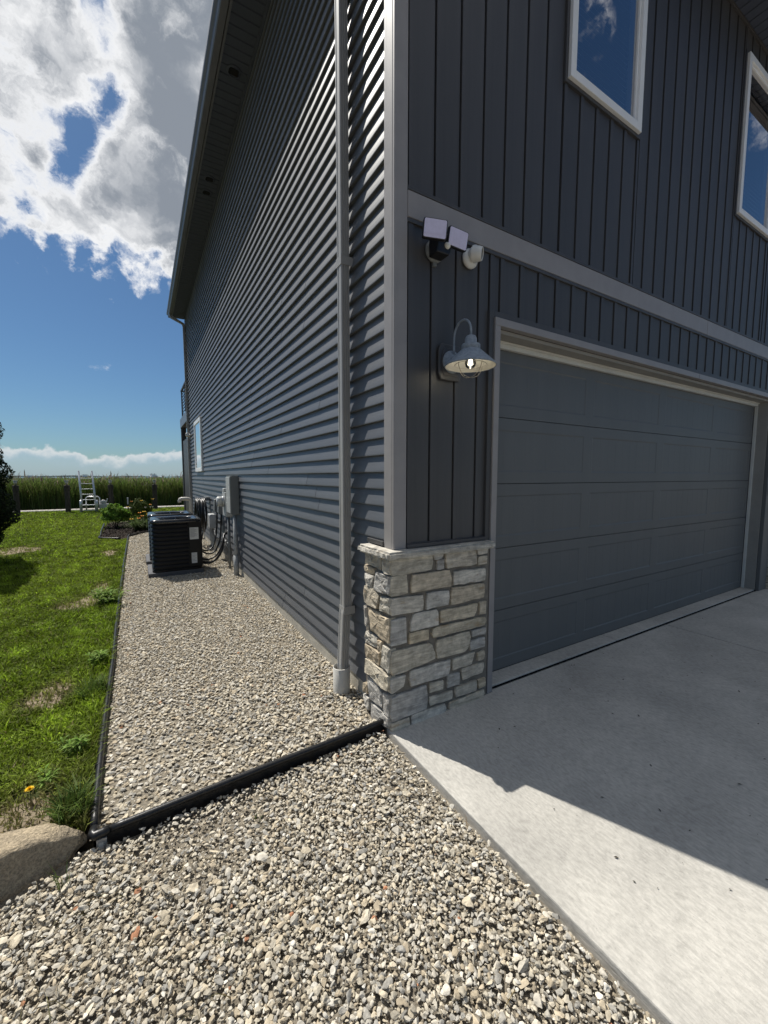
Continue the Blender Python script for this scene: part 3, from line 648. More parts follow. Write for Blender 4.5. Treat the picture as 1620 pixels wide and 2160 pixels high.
LEFT = [[(0.287, 1.03), (0.101, 1.025), (0.101, 0.948), (0.287, 0.963)], [(0.087, 1.02), (-0.026, 1.017), (-0.027, 0.944), (0.085, 0.951)], [(0.298, 0.946), (0.185, 0.942), (0.185, 0.909), (0.299, 0.908)], [(0.294, 0.89), (0.178, 0.896), (0.2, 0.826), (0.284, 0.828)], [(0.16, 0.925), (-0.023, 0.926), (-0.027, 0.829), (0.179, 0.82)], [(0.299, 0.81), (0.186, 0.822), (0.115, 0.789), (0.143, 0.706), (0.305, 0.706)], [(0.104, 0.792), (-0.03, 0.8), (-0.027, 0.711), (0.11, 0.705)], [(0.269, 0.681), (0.129, 0.685), (0.101, 0.672), (-0.024, 0.682), (-0.024, 0.535), (0.229, 0.543)], [(0.301, 0.68), (0.28, 0.674), (0.244, 0.553), (0.297, 0.558)], [(0.294, 0.513), (0.155, 0.516), (0.15, 0.459), (0.295, 0.443)], [(0.137, 0.508), (0.093, 0.515), (0.102, 0.452), (0.141, 0.447)], [(0.082, 0.499), (-0.031, 0.499), (-0.029, 0.359), (0.096, 0.37)], [(0.295, 0.432), (0.116, 0.435), (0.119, 0.361), (0.295, 0.346)], [(0.296, 0.334), (0.102, 0.346), (-0.025, 0.333), (-0.029, 0.25), (0.174, 0.247), (0.296, 0.248)], [(0.273, 0.23), (0.145, 0.23), (0.081, 0.186), (0.091, 0.107), (0.238, 0.087)], [(0.071, 0.209), (-0.034, 0.221), (-0.037, 0.091), (0.067, 0.086)], [(0.316, 0.16), (0.273, 0.168), (0.274, 0.108), (0.317, 0.104)], [(0.322, 0.081), (0.25, 0.088), (0.243, 0.014), (0.314, 0.017)], [(0.232, 0.07), (-0.032, 0.078), (-0.039, 0.017), (0.22, -0.053)]]
def noise3(p, s): 
    from mathutils import noise as mn
    return mn.noise(Vector(p) * s)
def stone_mesh(poly, plane, out, rough, rnd):
    """poly in (u,z); plane 'y' -> u is x, faces -y; plane 'x' -> u is y, faces -x"""
    n = len(poly); cx = sum(p[0] for p in poly) / n; cz = sum(p[1] for p in poly) / n
    poly = [(x + 0.0042 * (1 if x > cx else -1) * (0 if x < 0.012 else 1), z + 0.0042 * (1 if z > cz else -1)) for x, z in poly]
    ring = []
    for i in range(n):
        a, b = poly[i], poly[(i + 1) % n]; L = math.hypot(b[0] - a[0], b[1] - a[1]); m_ = max(2, int(L / 0.045))
        for j in range(m_):
            t = j / m_; jx = rnd.uniform(-.0042, .0042); 
            t2 = t
            if j == 0: px, pz = a[0] * .94 + cx * .06 if L > .05 else a[0], a[1] * .965 + cz * .035
            else: px, pz = a[0] + (b[0] - a[0]) * t2 + jx, a[1] + (b[1] - a[1]) * t2 + jx
            ring.append((px, pz))
    N = len(ring); v = []; f = []
    def ins(k): 
        o = []
        for (px, pz) in ring:
            d = math.hypot(px - cx, pz - cz) + 1e-6; s = max(0.0, 1 - k / d); o.append((cx + (px - cx) * s, cz + (pz - cz) * s))
        return o
    layers = [(ring, -0.045), (ring, out - 0.0045), (ins(0.0022), out)] + ([(ins(0.022), out + 0.002), (ins(0.05), out + 0.003)] if rough else [(ins(0.03), out + 0.0005)])
    for li, (rg, d) in enumerate(layers):
        for (px, pz) in rg:
            jd = d
            if li >= 2: jd += (noise3((px, pz, cx * 9), 26) * 0.011 + rnd.uniform(-.0035, .0035)) if rough else rnd.uniform(-.0012, .0012)
            v.append((px, -jd, pz) if plane == 'y' else (-jd, px, pz))
    K = len(layers)
    for i in range(K - 1):
        for j in range(N): f.append((i * N + j, i * N + (j + 1) % N, (i + 1) * N + (j + 1) % N, (i + 1) * N + j))
    c = out + (rnd.uniform(0, .006) if rough else 0.0005); v.append((cx, -c, cz) if plane == 'y' else (-c, cx, cz))
    f += [((K - 1) * N + j, (K - 1) * N + (j + 1) % N, K * N) for j in range(N)]
    return MB().add(v, f)
pier = MB().box(0.016, 0.785, 0.012, 0.058, -0.1, 1.031).box(0.016, 0.075, 0.058, 0.318, -0.1, 1.031).build('stone_pier', 'mortar', house)
rnd = random.Random(21)
for p in FRONT:
    p = [(x if x > 0.045 else 0.006, max(z, -0.05)) for x, z in p]
    stone_mesh(p, 'y', 0.004 + rnd.uniform(-.003, .004), False, rnd).build('stone', 'stone', pier)
for p in LEFT:
    p = [(max(u, -0.002) if u > 0.02 else 0.004, max(z, -0.06)) for u, z in p]
    stone_mesh(p, 'x', 0.004 + rnd.uniform(-.003, .008), True, rnd).build('stone', 'stone_rock', pier)
def capstone(x0, x1, y0, y1, z0, z1, rnd):
    bm = bmesh.new(); bmesh.ops.create_cube(bm, size=1)
    for v in bm.verts: v.co = ((x0 + x1) / 2 + v.co.x * (x1 - x0), (y0 + y1) / 2 + v.co.y * (y1 - y0), (z0 + z1) / 2 + v.co.z * (z1 - z0))
    bmesh.ops.bevel(bm, geom=bm.edges[:], offset=0.012, segments=2, affect='EDGES')
    bmesh.ops.subdivide_edges(bm, edges=[e for e in bm.edges if e.calc_length() > 0.05], cuts=14, use_grid_fill=True)
    bmesh.ops.subdivide_edges(bm, edges=[e for e in bm.edges if e.calc_length() > 0.04], cuts=1, use_grid_fill=True)
    for v in bm.verts:
        left = max(0, 1 - (v.co.x - x0) / 0.03)
        a = 0.0035 + 0.011 * left
        v.co.x += noise3(v.co, 34) * a * (1 if left else .6); v.co.y += noise3(v.co + Vector((5, 0, 0)), 18) * 0.004; v.co.z += noise3(v.co + Vector((0, 7, 0)), 22) * a * 0.45
    me = bpy.data.meshes.new('capstone'); bm.to_mesh(me); bm.free(); me.materials.append(MATS['stone_cap']); return me
stone_mat('stone_cap', rough_bump=0.5)
def cap_colour():
    t = NT(MATS['stone_cap'].node_tree)
    for nd in t.n:
        if nd.type == 'VALTORGB':
            for e in nd.color_ramp.elements: e.color = (0.50, 0.47, 0.41, 1)
cap_colour()
link('capstone', capstone(-0.036, 0.800, -0.040, 0.332, 1.031, 1.0755, rnd), pier)
# right hand pier beyond the door, seen only at its edge
pier2 = MB().box(5.955, 6.85, 0.012, 0.057, -0.1, 1.031).build('stone_pier', 'mortar', house)
zz = 0.0
while zz < 0.99:
    h = rnd.uniform(0.075, 0.14); h = min(h, 1.02 - zz); xx = 5.95
    while xx < 6.8:
        wd = min(rnd.uniform(0.12, 0.30), 6.86 - xx)
        stone_mesh([(xx, zz + h - .008), (xx + wd - .016, zz + h - .008), (xx + wd - .016, zz + .008), (xx, zz + .008)], 'y', 0.004, False, rnd).build('stone', 'stone', pier2); xx += wd
    zz += h
link('capstone', capstone(5.935, 6.88, -0.040, 0.055, 1.031, 1.0755, rnd), pier2)

# ---- rear porch and balcony beyond the far corner
pw = bx('porch_screen', 'wall_back', house, (0.10, 0.16, HY1 + 0.06, 13.75, 0.0, 2.72), bevel=0)
for i in range(12):
    bx('screen_board', 'board_dark', pw, (0.075, 0.099, HY1 + 0.07 + i * 0.2, HY1 + 0.255 + i * 0.2, 0.02, 2.70), bevel=0.004)
bx('porch_post', 'board_dark', house, (0.04, 0.20, 13.76, 13.92, 0.0, 3.16), bevel=0.006)
bx('porch_beam', 'gutter', house, (0.03, 0.22, HY1 + 0.05, 13.96, 3.161, 3.46), bevel=0.006)
bx('balcony_deck', 'board_dark', house, (0.221, HX1, HY1 + 0.02, 13.9, 3.30, 3.45), bevel=0)
rl = bx('railing', 'boat_dark', house, (0.08, 0.14, HY1 + 0.05, 13.92, 4.40, 4.45), (0.09, 0.13, 13.86, 13.90, 3.46, 4.40), (0.09, 0.13, 12.6, 12.64, 3.46, 4.40), (0.09, HX1, 13.86, 13.90, 4.40, 4.45), bevel=0)
for i in range(8): bx('rail_bar', 'boat_dark', rl, (0.10, 0.12, HY1 + 0.05, 13.86, 3.56 + i * .1, 3.575 + i * .1), (0.12, HX1, 13.87, 13.89, 3.56 + i * .1, 3.575 + i * .1), bevel=0)

# ================================================================== THINGS ON THE WALLS
# barn lamp beside the garage door
LX, LZ = 0.437, 2.18
lamp = thing('barn_lamp', 'lit grey zinc gooseneck barn lamp beside the garage door', 'wall lamp', (LX, 0.034, LZ))
ch = [(-.088, -.068), (-.088, .068), (-.070, .105), (.070, .105), (.088, .068), (.088, -.068), (.070, -.105), (-.070, -.105)]
MB().prism(ch, 'y', -0.016, 0.0).build('mounting_block', 'board_dark', lamp, bevel=0.006)
MB().prism([(a * .74, b * .76) for a, b in ch], 'y', -0.021, -0.0165).build('mounting_block', 'board_dark', lamp, bevel=0.003)
Mx = Matrix.Translation((0, -0.021, 0)) @ Matrix.Rotation(R(90), 4, 'X')
MB().lathe([(0.066, 0.0), (0.066, 0.010), (0.060, 0.016), (0.052, 0.018), (0.040, 0.030), (0.015, 0.036), (0, 0.037)], 32, Mx).build('canopy', 'lamp_zinc', lamp, smooth=True)
SY = -0.188                                   # shade axis, out from the wall
arm = [(0, -0.042, 0.035)] + [(0, -0.042 - 0.006 * math.sin(i), 0.06 + i * 0.03) for i in range(3)]
for i in range(13):
    th = math.pi * (1 - i / 12); arm.append((0, (SY - 0.045) / 2 + math.cos(th) * (SY + 0.045) / 2 * 1.0, 0.135 + 0.078 * math.sin(th)))
arm = [(x, -0.045 if j < 4 else y, z) for j, (x, y, z) in enumerate(arm)]
arm = arm[:4] + [(0, (SY - 0.045) / 2 + math.cos(math.pi * (i / 12)) * (-(SY + 0.045) / 2), 0.135 + 0.078 * math.sin(math.pi * i / 12)) for i in range(13)] + [(0, SY, 0.10)]
MB().tube(arm, 0.0068, 10).build('gooseneck', 'lamp_zinc', lamp, smooth=True)
MB().tube([(0.018, -0.050, 0.018), (0.018, SY + 0.04, 0.035)], 0.0045, 8).build('strut', 'lamp_zinc', lamp, smooth=True)
MB().tube([(-0.018, -0.050, -0.012), (-0.014, SY + 0.06, 0.005)], 0.0045, 8).build('strut', 'lamp_zinc', lamp, smooth=True)
Ms = Matrix.Translation((0, SY, 0))
shd = MB().lathe([(0.000, 0.113), (0.010, 0.112), (0.026, 0.104), (0.033, 0.090), (0.034, 0.062), (0.036, 0.060), (0.051, 0.058), (0.053, 0.054), (0.053, 0.034), (0.050, 0.031), (0.058, 0.026), (0.142, -0.052), (0.144, -0.060), (0.142, -0.062), (0.139, -0.060)], 48, Ms, False).build('shade', 'lamp_zinc', lamp, smooth=True)
MB().lathe([(0.139, -0.0595), (0.138, -0.052), (0.055, 0.024), (0.030, 0.028), (0.0, 0.028)], 48, Ms, False).build('shade_lining', 'lamp_inner', shd, smooth=True)
blb = MB().lathe([(0.0, 0.027), (0.013, 0.026), (0.014, 0.0), (0.022, -0.018), (0.030, -0.035), (0.031, -0.046), (0.026, -0.062), (0.014, -0.072), (0, -0.075)], 24, Ms).build('bulb', 'bulb_glass', lamp, smooth=True)
mb = MB()
for i in range(6):
    th = 6.283 * i / 6; a = Vector((math.cos(th), math.sin(th), 0))
    mb.tube([Vector((0, SY, -0.008)) + a * 0.004, Vector((0, SY, -0.052)) + a * 0.012], 0.0022, 6)
mb.build('filament', 'filament', blb)
mb = MB()
for dr in ((1, 0), (0, 1)):
    for sg in (1,):
        pts = []
        for i in range(21):
            th = math.pi * i / 20; pts.append((dr[0] * 0.088 * math.cos(th), SY + dr[1] * 0.088 * math.cos(th), -0.05 - 0.072 * math.sin(th)))
        mb.tube(pts, 0.0021, 6)
mb.tube([(0.088 * math.cos(6.283 * i / 32), SY + 0.088 * math.sin(6.283 * i / 32), -0.052) for i in range(33)], 0.0014, 6)
mb.build('wire_guard', 'wire', lamp)
pl = bpy.data.lights.new('bulb_light', 'POINT'); pl.energy = 0.16; pl.color = (1.0, 0.86, 0.62); pl.shadow_soft_size = 0.012
plo = bpy.data.objects.new('bulb_light', pl); col.objects.link(plo); plo.parent = lamp; plo.location = (0, SY, -0.066)

# twin-head flood light
fl = thing('flood_light', 'black twin head motion flood light with lilac lenses under the band', 'flood light', (0.315, 0.034, 2.785))
My = Matrix.Rotation(R(90), 4, 'X')
MB().lathe([(0.062, 0), (0.062, 0.010), (0.052, 0.018), (0, 0.018)], 28, My).box(-0.012, 0.012, -0.012, 0, -0.082, -0.055).build('back_plate', 'box_grey', fl, smooth=False)
MB().prism([(-.050, -.052), (-.050, .045), (.045, .045), (.050, -.025), (.036, -.052)], 'y', -0.095, -0.018).build('housing', 'black_plastic', fl, bevel=0.006)
MB().lathe([(0.0, 0.021), (0.010, 0.018), (0.017, 0.010), (0.019, 0.0), (0.012, -0.01)], 20, Matrix.Translation((0.020, -0.094, -0.004)) @ Matrix.Rotation(R(90), 4, 'X')).build('sensor', 'cam_white', fl, smooth=True)
def head(name, loc, rz, rx, ry):
    M = Matrix.Translation(loc) @ Matrix.Rotation(R(rz), 4, 'Z') @ Matrix.Rotation(R(rx), 4, 'X') @ Matrix.Rotation(R(ry), 4, 'Y')
    h = MB().prism(rrect(0.066, 0.050, 0.010), 'y', 0.0, 0.024).box(-0.03, 0.03, 0.024, 0.040, -0.03, 0.03).xf(M).build('lamp_head', 'black_plastic', fl, bevel=0.003)
    MB().prism(rrect(0.061, 0.045, 0.008), 'y', -0.002, 0.0015).xf(M).build('lens', 'flood_panel', h)
    mb = MB()
    mb.prism([(-0.0605, -0.0275), (0.0605, -0.0275), (0.0605, -0.0255), (-0.0605, -0.0255)], 'y', -0.0032, -0.0018).xf(M).build('lens_rib', 'flood_panel', h)
head('a', (-0.088, -0.125, 0.040), -24, 6, 4)
head('b', (0.078, -0.120, 0.038), -4, 8, 4)
MB().tube([(0.0, -0.08, 0.03), (-0.01, -0.10, 0.045), (-0.05, -0.115, 0.05)], 0.012, 10).tube([(0.0, -0.08, 0.03), (0.02, -0.10, 0.045), (0.07, -0.105, 0.05)], 0.012, 10).build('arm', 'black_plastic', fl, smooth=True)

# turret camera
tc_ = thing('turret_camera', 'white turret security camera right of the flood light', 'security camera', (0.585, 0.036, 2.815))
MB().lathe([(0.056, 0), (0.057, 0.012), (0.052, 0.022), (0.044, 0.030), (0.030, 0.034), (0, 0.034)], 32, My).build('base', 'cam_white', tc_, smooth=True)
Mc = Matrix.Translation((0.004, -0.052, 0.010)) @ Matrix.Rotation(R(38), 4, 'Z') @ Matrix.Rotation(R(98), 4, 'X')
bd = MB().lathe([(0.0, -0.046), (0.024, -0.040), (0.040, -0.022), (0.044, 0.0), (0.042, 0.022), (0.038, 0.034), (0.037, 0.040), (0.033, 0.041), (0.032, 0.036)], 32, Mc, False).build('body', 'cam_white', tc_, smooth=True)
MB().lathe([(0.034, 0.0345), (0.0, 0.0350)], 24, Mc).build('lens', 'lens', bd)
MB().lathe([(0.046, -0.018), (0.0475, -0.006), (0.046, 0.006)], 32, Mc, False).build('collar', 'cam_white', tc_, smooth=True)

kp = thing('door_keypad', 'small grey garage keypad right of the garage door', 'keypad', (5.80, 0.019, 1.34))
MB().box(-0.045, 0.045, -0.022, 0.0, -0.075, 0.075).build('case', 'box_grey', kp, bevel=0.006)
MB().box(-0.038, 0.038, -0.030, -0.0225, -0.045, 0.068).build('flip_cover', 'downspout', kp, bevel=0.005)

bc = thing('bullet_camera', 'tiny white camera at the far end of the side wall', 'security camera', (0.045, HY1 - 0.35, 2.66))
MB().lathe([(0.05, 0), (0.05, 0.02), (0.03, 0.035), (0, 0.035)], 20, Matrix.Rotation(R(-90), 4, 'Y')).build('base', 'cam_white', bc, smooth=True)
MB().lathe([(0, -0.055), (0.04, -0.05), (0.05, 0.02), (0.048, 0.06), (0.04, 0.062)], 20, Matrix.Translation((-0.075, 0, 0.01)) @ Matrix.Rotation(R(70), 4, 'X')).build('body', 'cam_white', bc, smooth=True)

# electrical gear along the side wall
eb = thing('breaker_cabinet', 'tall dark grey breaker cabinet on a conduit riser', 'electrical box', (0, 4.40, 0))
MB().box(-0.065, 0.052, 0.0, 0.34, 0.93, 1.51).build('cabinet', 'box_grey', eb, bevel=0.006)
MB().box(-0.078, -0.0655, 0.015, 0.325, 0.95, 1.49).build('door', 'box_light', eb, bevel=0.004)
MB().box(-0.0800, -0.0785, 0.06, 0.11, 1.38, 1.46).box(-0.0800, -0.0785, 0.06, 0.10, 1.30, 1.35).build('label', 'paper', eb)
MB().tube([(-0.005, 0.07, 0.0), (-0.005, 0.07, 0.94)], 0.031, 16).build('conduit', 'pvc_grey', eb, smooth=True)
MB().tube([(-0.005, 0.07, -0.03), (-0.005, 0.07, 0.30)], 0.040, 16).build('coupling', 'pvc_grey', eb, smooth=True)
mt = thing('electric_meter', 'round glass electric meter on a pale socket box', 'electric meter', (0, 4.98, 0))
MB().box(-0.07, 0.05, -0.12, 0.16, 0.86, 1.25).build('socket_box', 'box_light', mt, bevel=0.008)
MB().box(-0.075, 0.05, -0.05, 0.10, 1.255, 1.31).build('hub', 'box_light', mt, bevel=0.008)
mg = MB().lathe([(0.086, 0.0), (0.090, 0.02), (0.086, 0.03)], 28, Matrix.Translation((-0.070, 0.02, 1.10)) @ Matrix.Rotation(R(-90), 4, 'Y')).build('ring', 'galv', mt, smooth=True)
MB().lathe([(0.080, 0.03), (0.080, 0.09), (0.072, 0.105), (0, 0.112)], 28, Matrix.Translation((-0.070, 0.02, 1.10)) @ Matrix.Rotation(R(-90), 4, 'Y')).build('glass_cover', 'box_light', mg, smooth=True)
MB().tube([(-0.01, 0.0, -0.02), (-0.01, 0.0, 0.86)], 0.022, 12).build('conduit', 'box_grey', mt, smooth=True)
for i, (yy, nm) in enumerate(((5.62, 'small dark disconnect box nearest the electric meter'), (6.08, 'small dark disconnect box nearest the hose coil'))):
    o = thing('disconnect_box', nm, 'electrical box', (0, yy, 0), 0, 'air conditioner disconnects')
    MB().box(-0.062, 0.05, -0.07, 0.07, 0.84, 1.07).build('case', 'box_grey', o, bevel=0.008)
    MB().prism([(-0.075, 0.87), (-0.063, 1.075), (0.0, 1.09), (0.0, 1.075), (-0.0625, 1.065), (-0.0625, 0.87)], 'y', -0.075, 0.075).build('cover', 'box_grey', o)
    pts = [(-0.02, 0.0, 0.84), (-0.03, 0.0, 0.62), (-0.05, -0.02, 0.40), (-0.14, -0.06 - i * .1, 0.20), (-0.26, -0.10 - i * .1, 0.16), (-0.38, -0.12 - i * .15, 0.24), (-0.46, -0.14 - i * .2, 0.30)]
    sm_ = []
    for a in range(len(pts) - 1):
        for t in range(4): sm_.append(Vector(pts[a]).lerp(Vector(pts[a + 1]), t / 4))
    sm_.append(Vector(pts[-1])); 
    for _ in range(2): sm_ = [sm_[0]] + [(sm_[q - 1] + sm_[q] * 2 + sm_[q + 1]) / 4 for q in range(1, len(sm_) - 1)] + [sm_[-1]]
    MB().tube(sm_, 0.014, 8).build('whip', 'black_plastic', o, smooth=True)
gb = thing('utility_box', 'pale grey rounded utility box low on the side wall', 'electrical box', (0, 5.95, 0))
MB().prism(rrect(0.055, 0.13, 0.025), 'y', 0.0, 0.26).xf(Matrix.Translation((-0.115, 0, 0.685))).build('case', 'box_light', gb, bevel=0.012)
MB().tube([(-0.1, 0.10, 0.55), (-0.1, 0.10, 0.45), (-0.06, 0.10, 0.36), (0.04, 0.10, 0.33)], 0.014, 8).build('conduit', 'pvc_grey', gb, smooth=True)
MB().tube([(-0.06, 0.13, 0.66), (0.055, 0.13, 0.66)], 0.03, 10).build('bracket', 'box_grey', gb)
for i, (y0_, y1_, z_) in enumerate(((5.35, 6.9, 0.30), (5.2, 5.75, 0.36))):
    o = thing('conduit_run', ('long' if i == 0 else 'short') + ' grey conduit running low along the side wall', 'conduit', (0, y0_, z_), 0)
    MB().tube([(0.028, 0.0, 0), (0.028, y1_ - y0_ - .1, 0), (0.03, y1_ - y0_ - .03, 0.04), (0.03, y1_ - y0_, 0.10)], 0.020, 10).build('pipe', 'pvc_grey', o, smooth=True)
    for yy in (0.2, (y1_ - y0_) * .7): MB().box(0.004, 0.054, yy, yy + .03, -0.026, 0.026).build('clip', 'galv', o)
# refrigerant lines
for i in range(2):
    o = thing('refrigerant_line', ('upper' if i == 0 else 'lower') + ' black insulated pipe looping from the near air conditioner to the wall', 'pipe', (-0.42, 5.25, 0.0))
    P0 = [(0.02, 0.0, 0.10 + i * .05), (0.12, -0.05, 0.07 + i * .06), (0.24, -0.04, 0.12 + i * .06), (0.34, 0.02, 0.26 + i * .07), (0.38, 0.10, 0.40 + i * .05), (0.40, 0.2, 0.50), (0.47, 0.26, 0.52)]
    sm_ = []
    for a in range(len(P0) - 1):
        for t in range(4): sm_.append(Vector(P0[a]).lerp(Vector(P0[a + 1]), t / 4))
    sm_.append(Vector(P0[-1]))
    for _ in range(3): sm_ = [sm_[0]] + [(sm_[q - 1] + sm_[q] * 2 + sm_[q + 1]) / 4 for q in range(1, len(sm_) - 1)] + [sm_[-1]]
    MB().tube(sm_, 0.020 - i * 0.007, 10).build('insulation', 'hose', o, smooth=True)
# hose coil on its hanger
hs = thing('garden_hose', 'coil of black garden hose hanging on the side wall', 'garden hose', (-0.06, 7.6, 0.0))
MB().box(0.02, 0.11, -0.10, 0.10, 0.98, 1.06).box(-0.16, 0.02, -0.09, 0.09, 1.0, 1.03).build('hanger', 'box_grey', hs, bevel=0.01)
for i in range(9):
    ry, rz_, xo = 0.34 + 0.05 * math.sin(i * 2.1), 0.34 + 0.035 * math.sin(i * 1.3), -0.155 + i * 0.020
    pts = [(xo + 0.012 * math.sin(2 * t + i), ry * math.cos(t), 1.04 - rz_ + rz_ * math.sin(t)) for t in [6.2832 * j / 32 for j in range(33)]]
    MB().tube(pts, 0.0135, 8, caps=False).build('loop', 'hose', hs, smooth=True)
MB().tube([(0.02, 0.25, 0.5), (0.0, 0.3, 0.3), (-0.05, 0.2, 0.1), (-0.1, 0.1, 0.0)], 0.0135, 8).build('tail', 'hose', hs, smooth=True)
sg = thing('hose_spigot', 'brass coloured hose tap with white handle beside the hose coil', 'tap', (0.05, 6.62, 0.62))
MB().tube([(0, 0, 0), (-0.14, 0, 0), (-0.17, 0, -0.05)], 0.018, 10).build('body', 'galv', sg, smooth=True)
MB().lathe([(0.04, 0), (0.045, 0.012), (0.04, 0.025), (0, 0.025)], 14, Matrix.Translation((-0.11, 0, 0.02))).build('handle', 'cam_white', sg)
pv = thing('vent_pipe', 'white plastic gooseneck vent pipe near the rear corner', 'vent pipe', (-0.17, 9.2, 0))
MB().tube([(0, 0, -0.02), (0, 0, 0.86)] + [(-0.09 + 0.09 * math.cos(R(a)), 0, 0.86 + 0.09 * math.sin(R(a))) for a in range(15, 91, 15)] + [(-0.2, 0, 0.95), (-0.235, 0, 0.94), (-0.25, 0, 0.90), (-0.25, 0, 0.86)], 0.042, 14).build('pipe', 'pvc', pv, smooth=True)
MB().tube([(0, 0, 0.30), (0, 0, 0.36)], 0.05, 14).build('coupling', 'pvc', pv, smooth=True)
bk = thing('splash_stake', 'slim white stake leaning by the foundation', 'stake', (-0.04, 6.35, 0))
MB().box(-0.012, 0.012, -0.006, 0.006, -0.03, 0.30).xf(Matrix.Rotation(R(8), 4, 'X')).build('stake', 'paper', bk)

# air conditioners on their pads
def ac_unit(name, label, loc, rz=0):
    t = thing('air_conditioner', label, 'air conditioner', loc, rz, 'air conditioners beside the house')
    a = 0.345
    MB().prism(rrect(a - 0.022, a - 0.022, 0.07), 'z', 0.05, 0.775).build('coil_core', 'ac_black', t)
    o = rrect(a, a, 0.085, 6); i_ = rrect(a - 0.020, a - 0.020, 0.068, 6)
    v = [(x, y, 0.0) for x, y in o] + [(x, y, 0.012) for x, y in o] + [(x, y, 0.042) for x, y in i_] + [(x, y, 0.030) for x, y in i_]; n = len(o)
    f = [(r * n + j, r * n + (j + 1) % n, ((r + 1) % 4) * n + (j + 1) % n, ((r + 1) % 4) * n + j) for r in range(4) for j in range(n)]
    me = MB().add(v, f).mesh('louver', 'ac_black')
    for q in range(11): link('louver', me, t, (0, 0, 0.085 + q * 0.062))
    sp_ = MB().box(0.155, a + 0.003, -a - 0.004, -a + 0.06, 0.06, 0.775).build('service_panel', 'ac_black', t, bevel=0.012)
    lb = MB().box(0.175, 0.300, -a - 0.0060, -a - 0.0045, 0.495, 0.68).build('label', 'paper', sp_)
    mb = MB()
    for q in range(11):
        zz_ = 0.665 - q * 0.013; mb.box(0.183, 0.183 + 0.06 + 0.045 * ((q * 7) % 5) / 4, -a - 0.0070, -a - 0.0062, zz_ - 0.004, zz_)
    mb.build('print', 'ink', sp_)
    MB().box(0.190, 0.268, -a - 0.0060, -a - 0.0045, 0.12, 0.285).build('label', 'paper', sp_)
    mb = MB()
    for q in range(6): mb.box(0.197, 0.240 + 0.02 * (q % 2), -a - 0.0070, -a - 0.0062, 0.262 - q * 0.022, 0.266 - q * 0.022)
    mb.build('print', 'ink', sp_)
    MB().prism(rrect(a + 0.004, a + 0.004, 0.09), 'z', 0.022, 0.055).build('base_pan', 'ac_black', t, bevel=0.004)
    # top: rounded rim with a round opening
    prof_ = [(a + 0.006, 0.765), (a + 0.010, 0.785), (a + 0.002, 0.808), (a - 0.022, 0.818), (a - 0.050, 0.814)]
    rings = [[(x, y, z) for x, y in rrect(e, e, max(0.03, 0.09 - (a + 0.006 - e)), 9)] for e, z in prof_]
    n = len(rings[0]); angs = [math.atan2(y, x) for x, y, z in rings[-1]]
    rings.append([(0.268 * math.cos(g_), 0.268 * math.sin(g_), 0.806) for g_ in angs]); rings.append([(0.262 * math.cos(g_), 0.262 * math.sin(g_), 0.775) for g_ in angs])
    v = [p for r in rings for p in r]; f = [(r * n + j, r * n + (j + 1) % n, (r + 1) * n + (j + 1) % n, (r + 1) * n + j) for r in range(len(rings) - 1) for j in range(n)]
    MB().add(v, f).build('lid', 'ac_top', t, smooth=True)
    mb = MB()
    for r_ in [0.04 + 0.019 * q for q in range(12)]: mb.tube([(r_ * math.cos(6.283 * j / 30), r_ * math.sin(6.283 * j / 30), 0.806 + 0.018 * (1 - r_ / 0.27)) for j in range(31)], 0.0022, 4, caps=False)
    for q in range(4):
        th = R(45 * q); mb.tube([(-0.266 * math.cos(th), -0.266 * math.sin(th), 0.806), (0, 0, 0.826), (0.266 * math.cos(th), 0.266 * math.sin(th), 0.806)], 0.004, 5)
    mb.build('fan_grille', 'ac_top', t)
    fb = MB().lathe([(0.07, 0.72), (0.07, 0.77), (0, 0.775)], 16)
    for q in range(4):
        M = Matrix.Rotation(R(90 * q), 4, 'Z'); fb.add([M @ Vector(p) for p in ((0.06, -0.05, 0.735), (0.25, -0.09, 0.72), (0.25, 0.09, 0.76), (0.06, 0.05, 0.765))], [(0, 1, 2, 3)])
    fb.build('fan', 'ac_black', t)
    return t
AC = [(-0.765, 5.31, 'black louvred air conditioner nearest the camera, two labels on its panel'), (-0.785, 6.36, 'black louvred air conditioner mostly hidden behind the near one')]
for i, (x, y, l) in enumerate(AC):
    pd = thing('equipment_pad', ('near' if i == 0 else 'rear') + ' dark grey plastic pad under an air conditioner', 'pad', (x - 0.015, y, 0.0), R(0.5), 'pads under the air conditioners')
    MB().box(-0.39, 0.37, -0.355, 0.42, -0.03, 0.050).build('slab', 'ac_pad', pd, bevel=0.006)
    mb = MB()
    for q in range(6): mb.box(-0.393, -0.3895, -0.31 + q * 0.12, -0.28 + q * 0.12, -0.02, 0.03)
    mb.build('side_web', 'ac_pad', pd)
    ac_unit('air_conditioner', l, (x, y, 0.03))

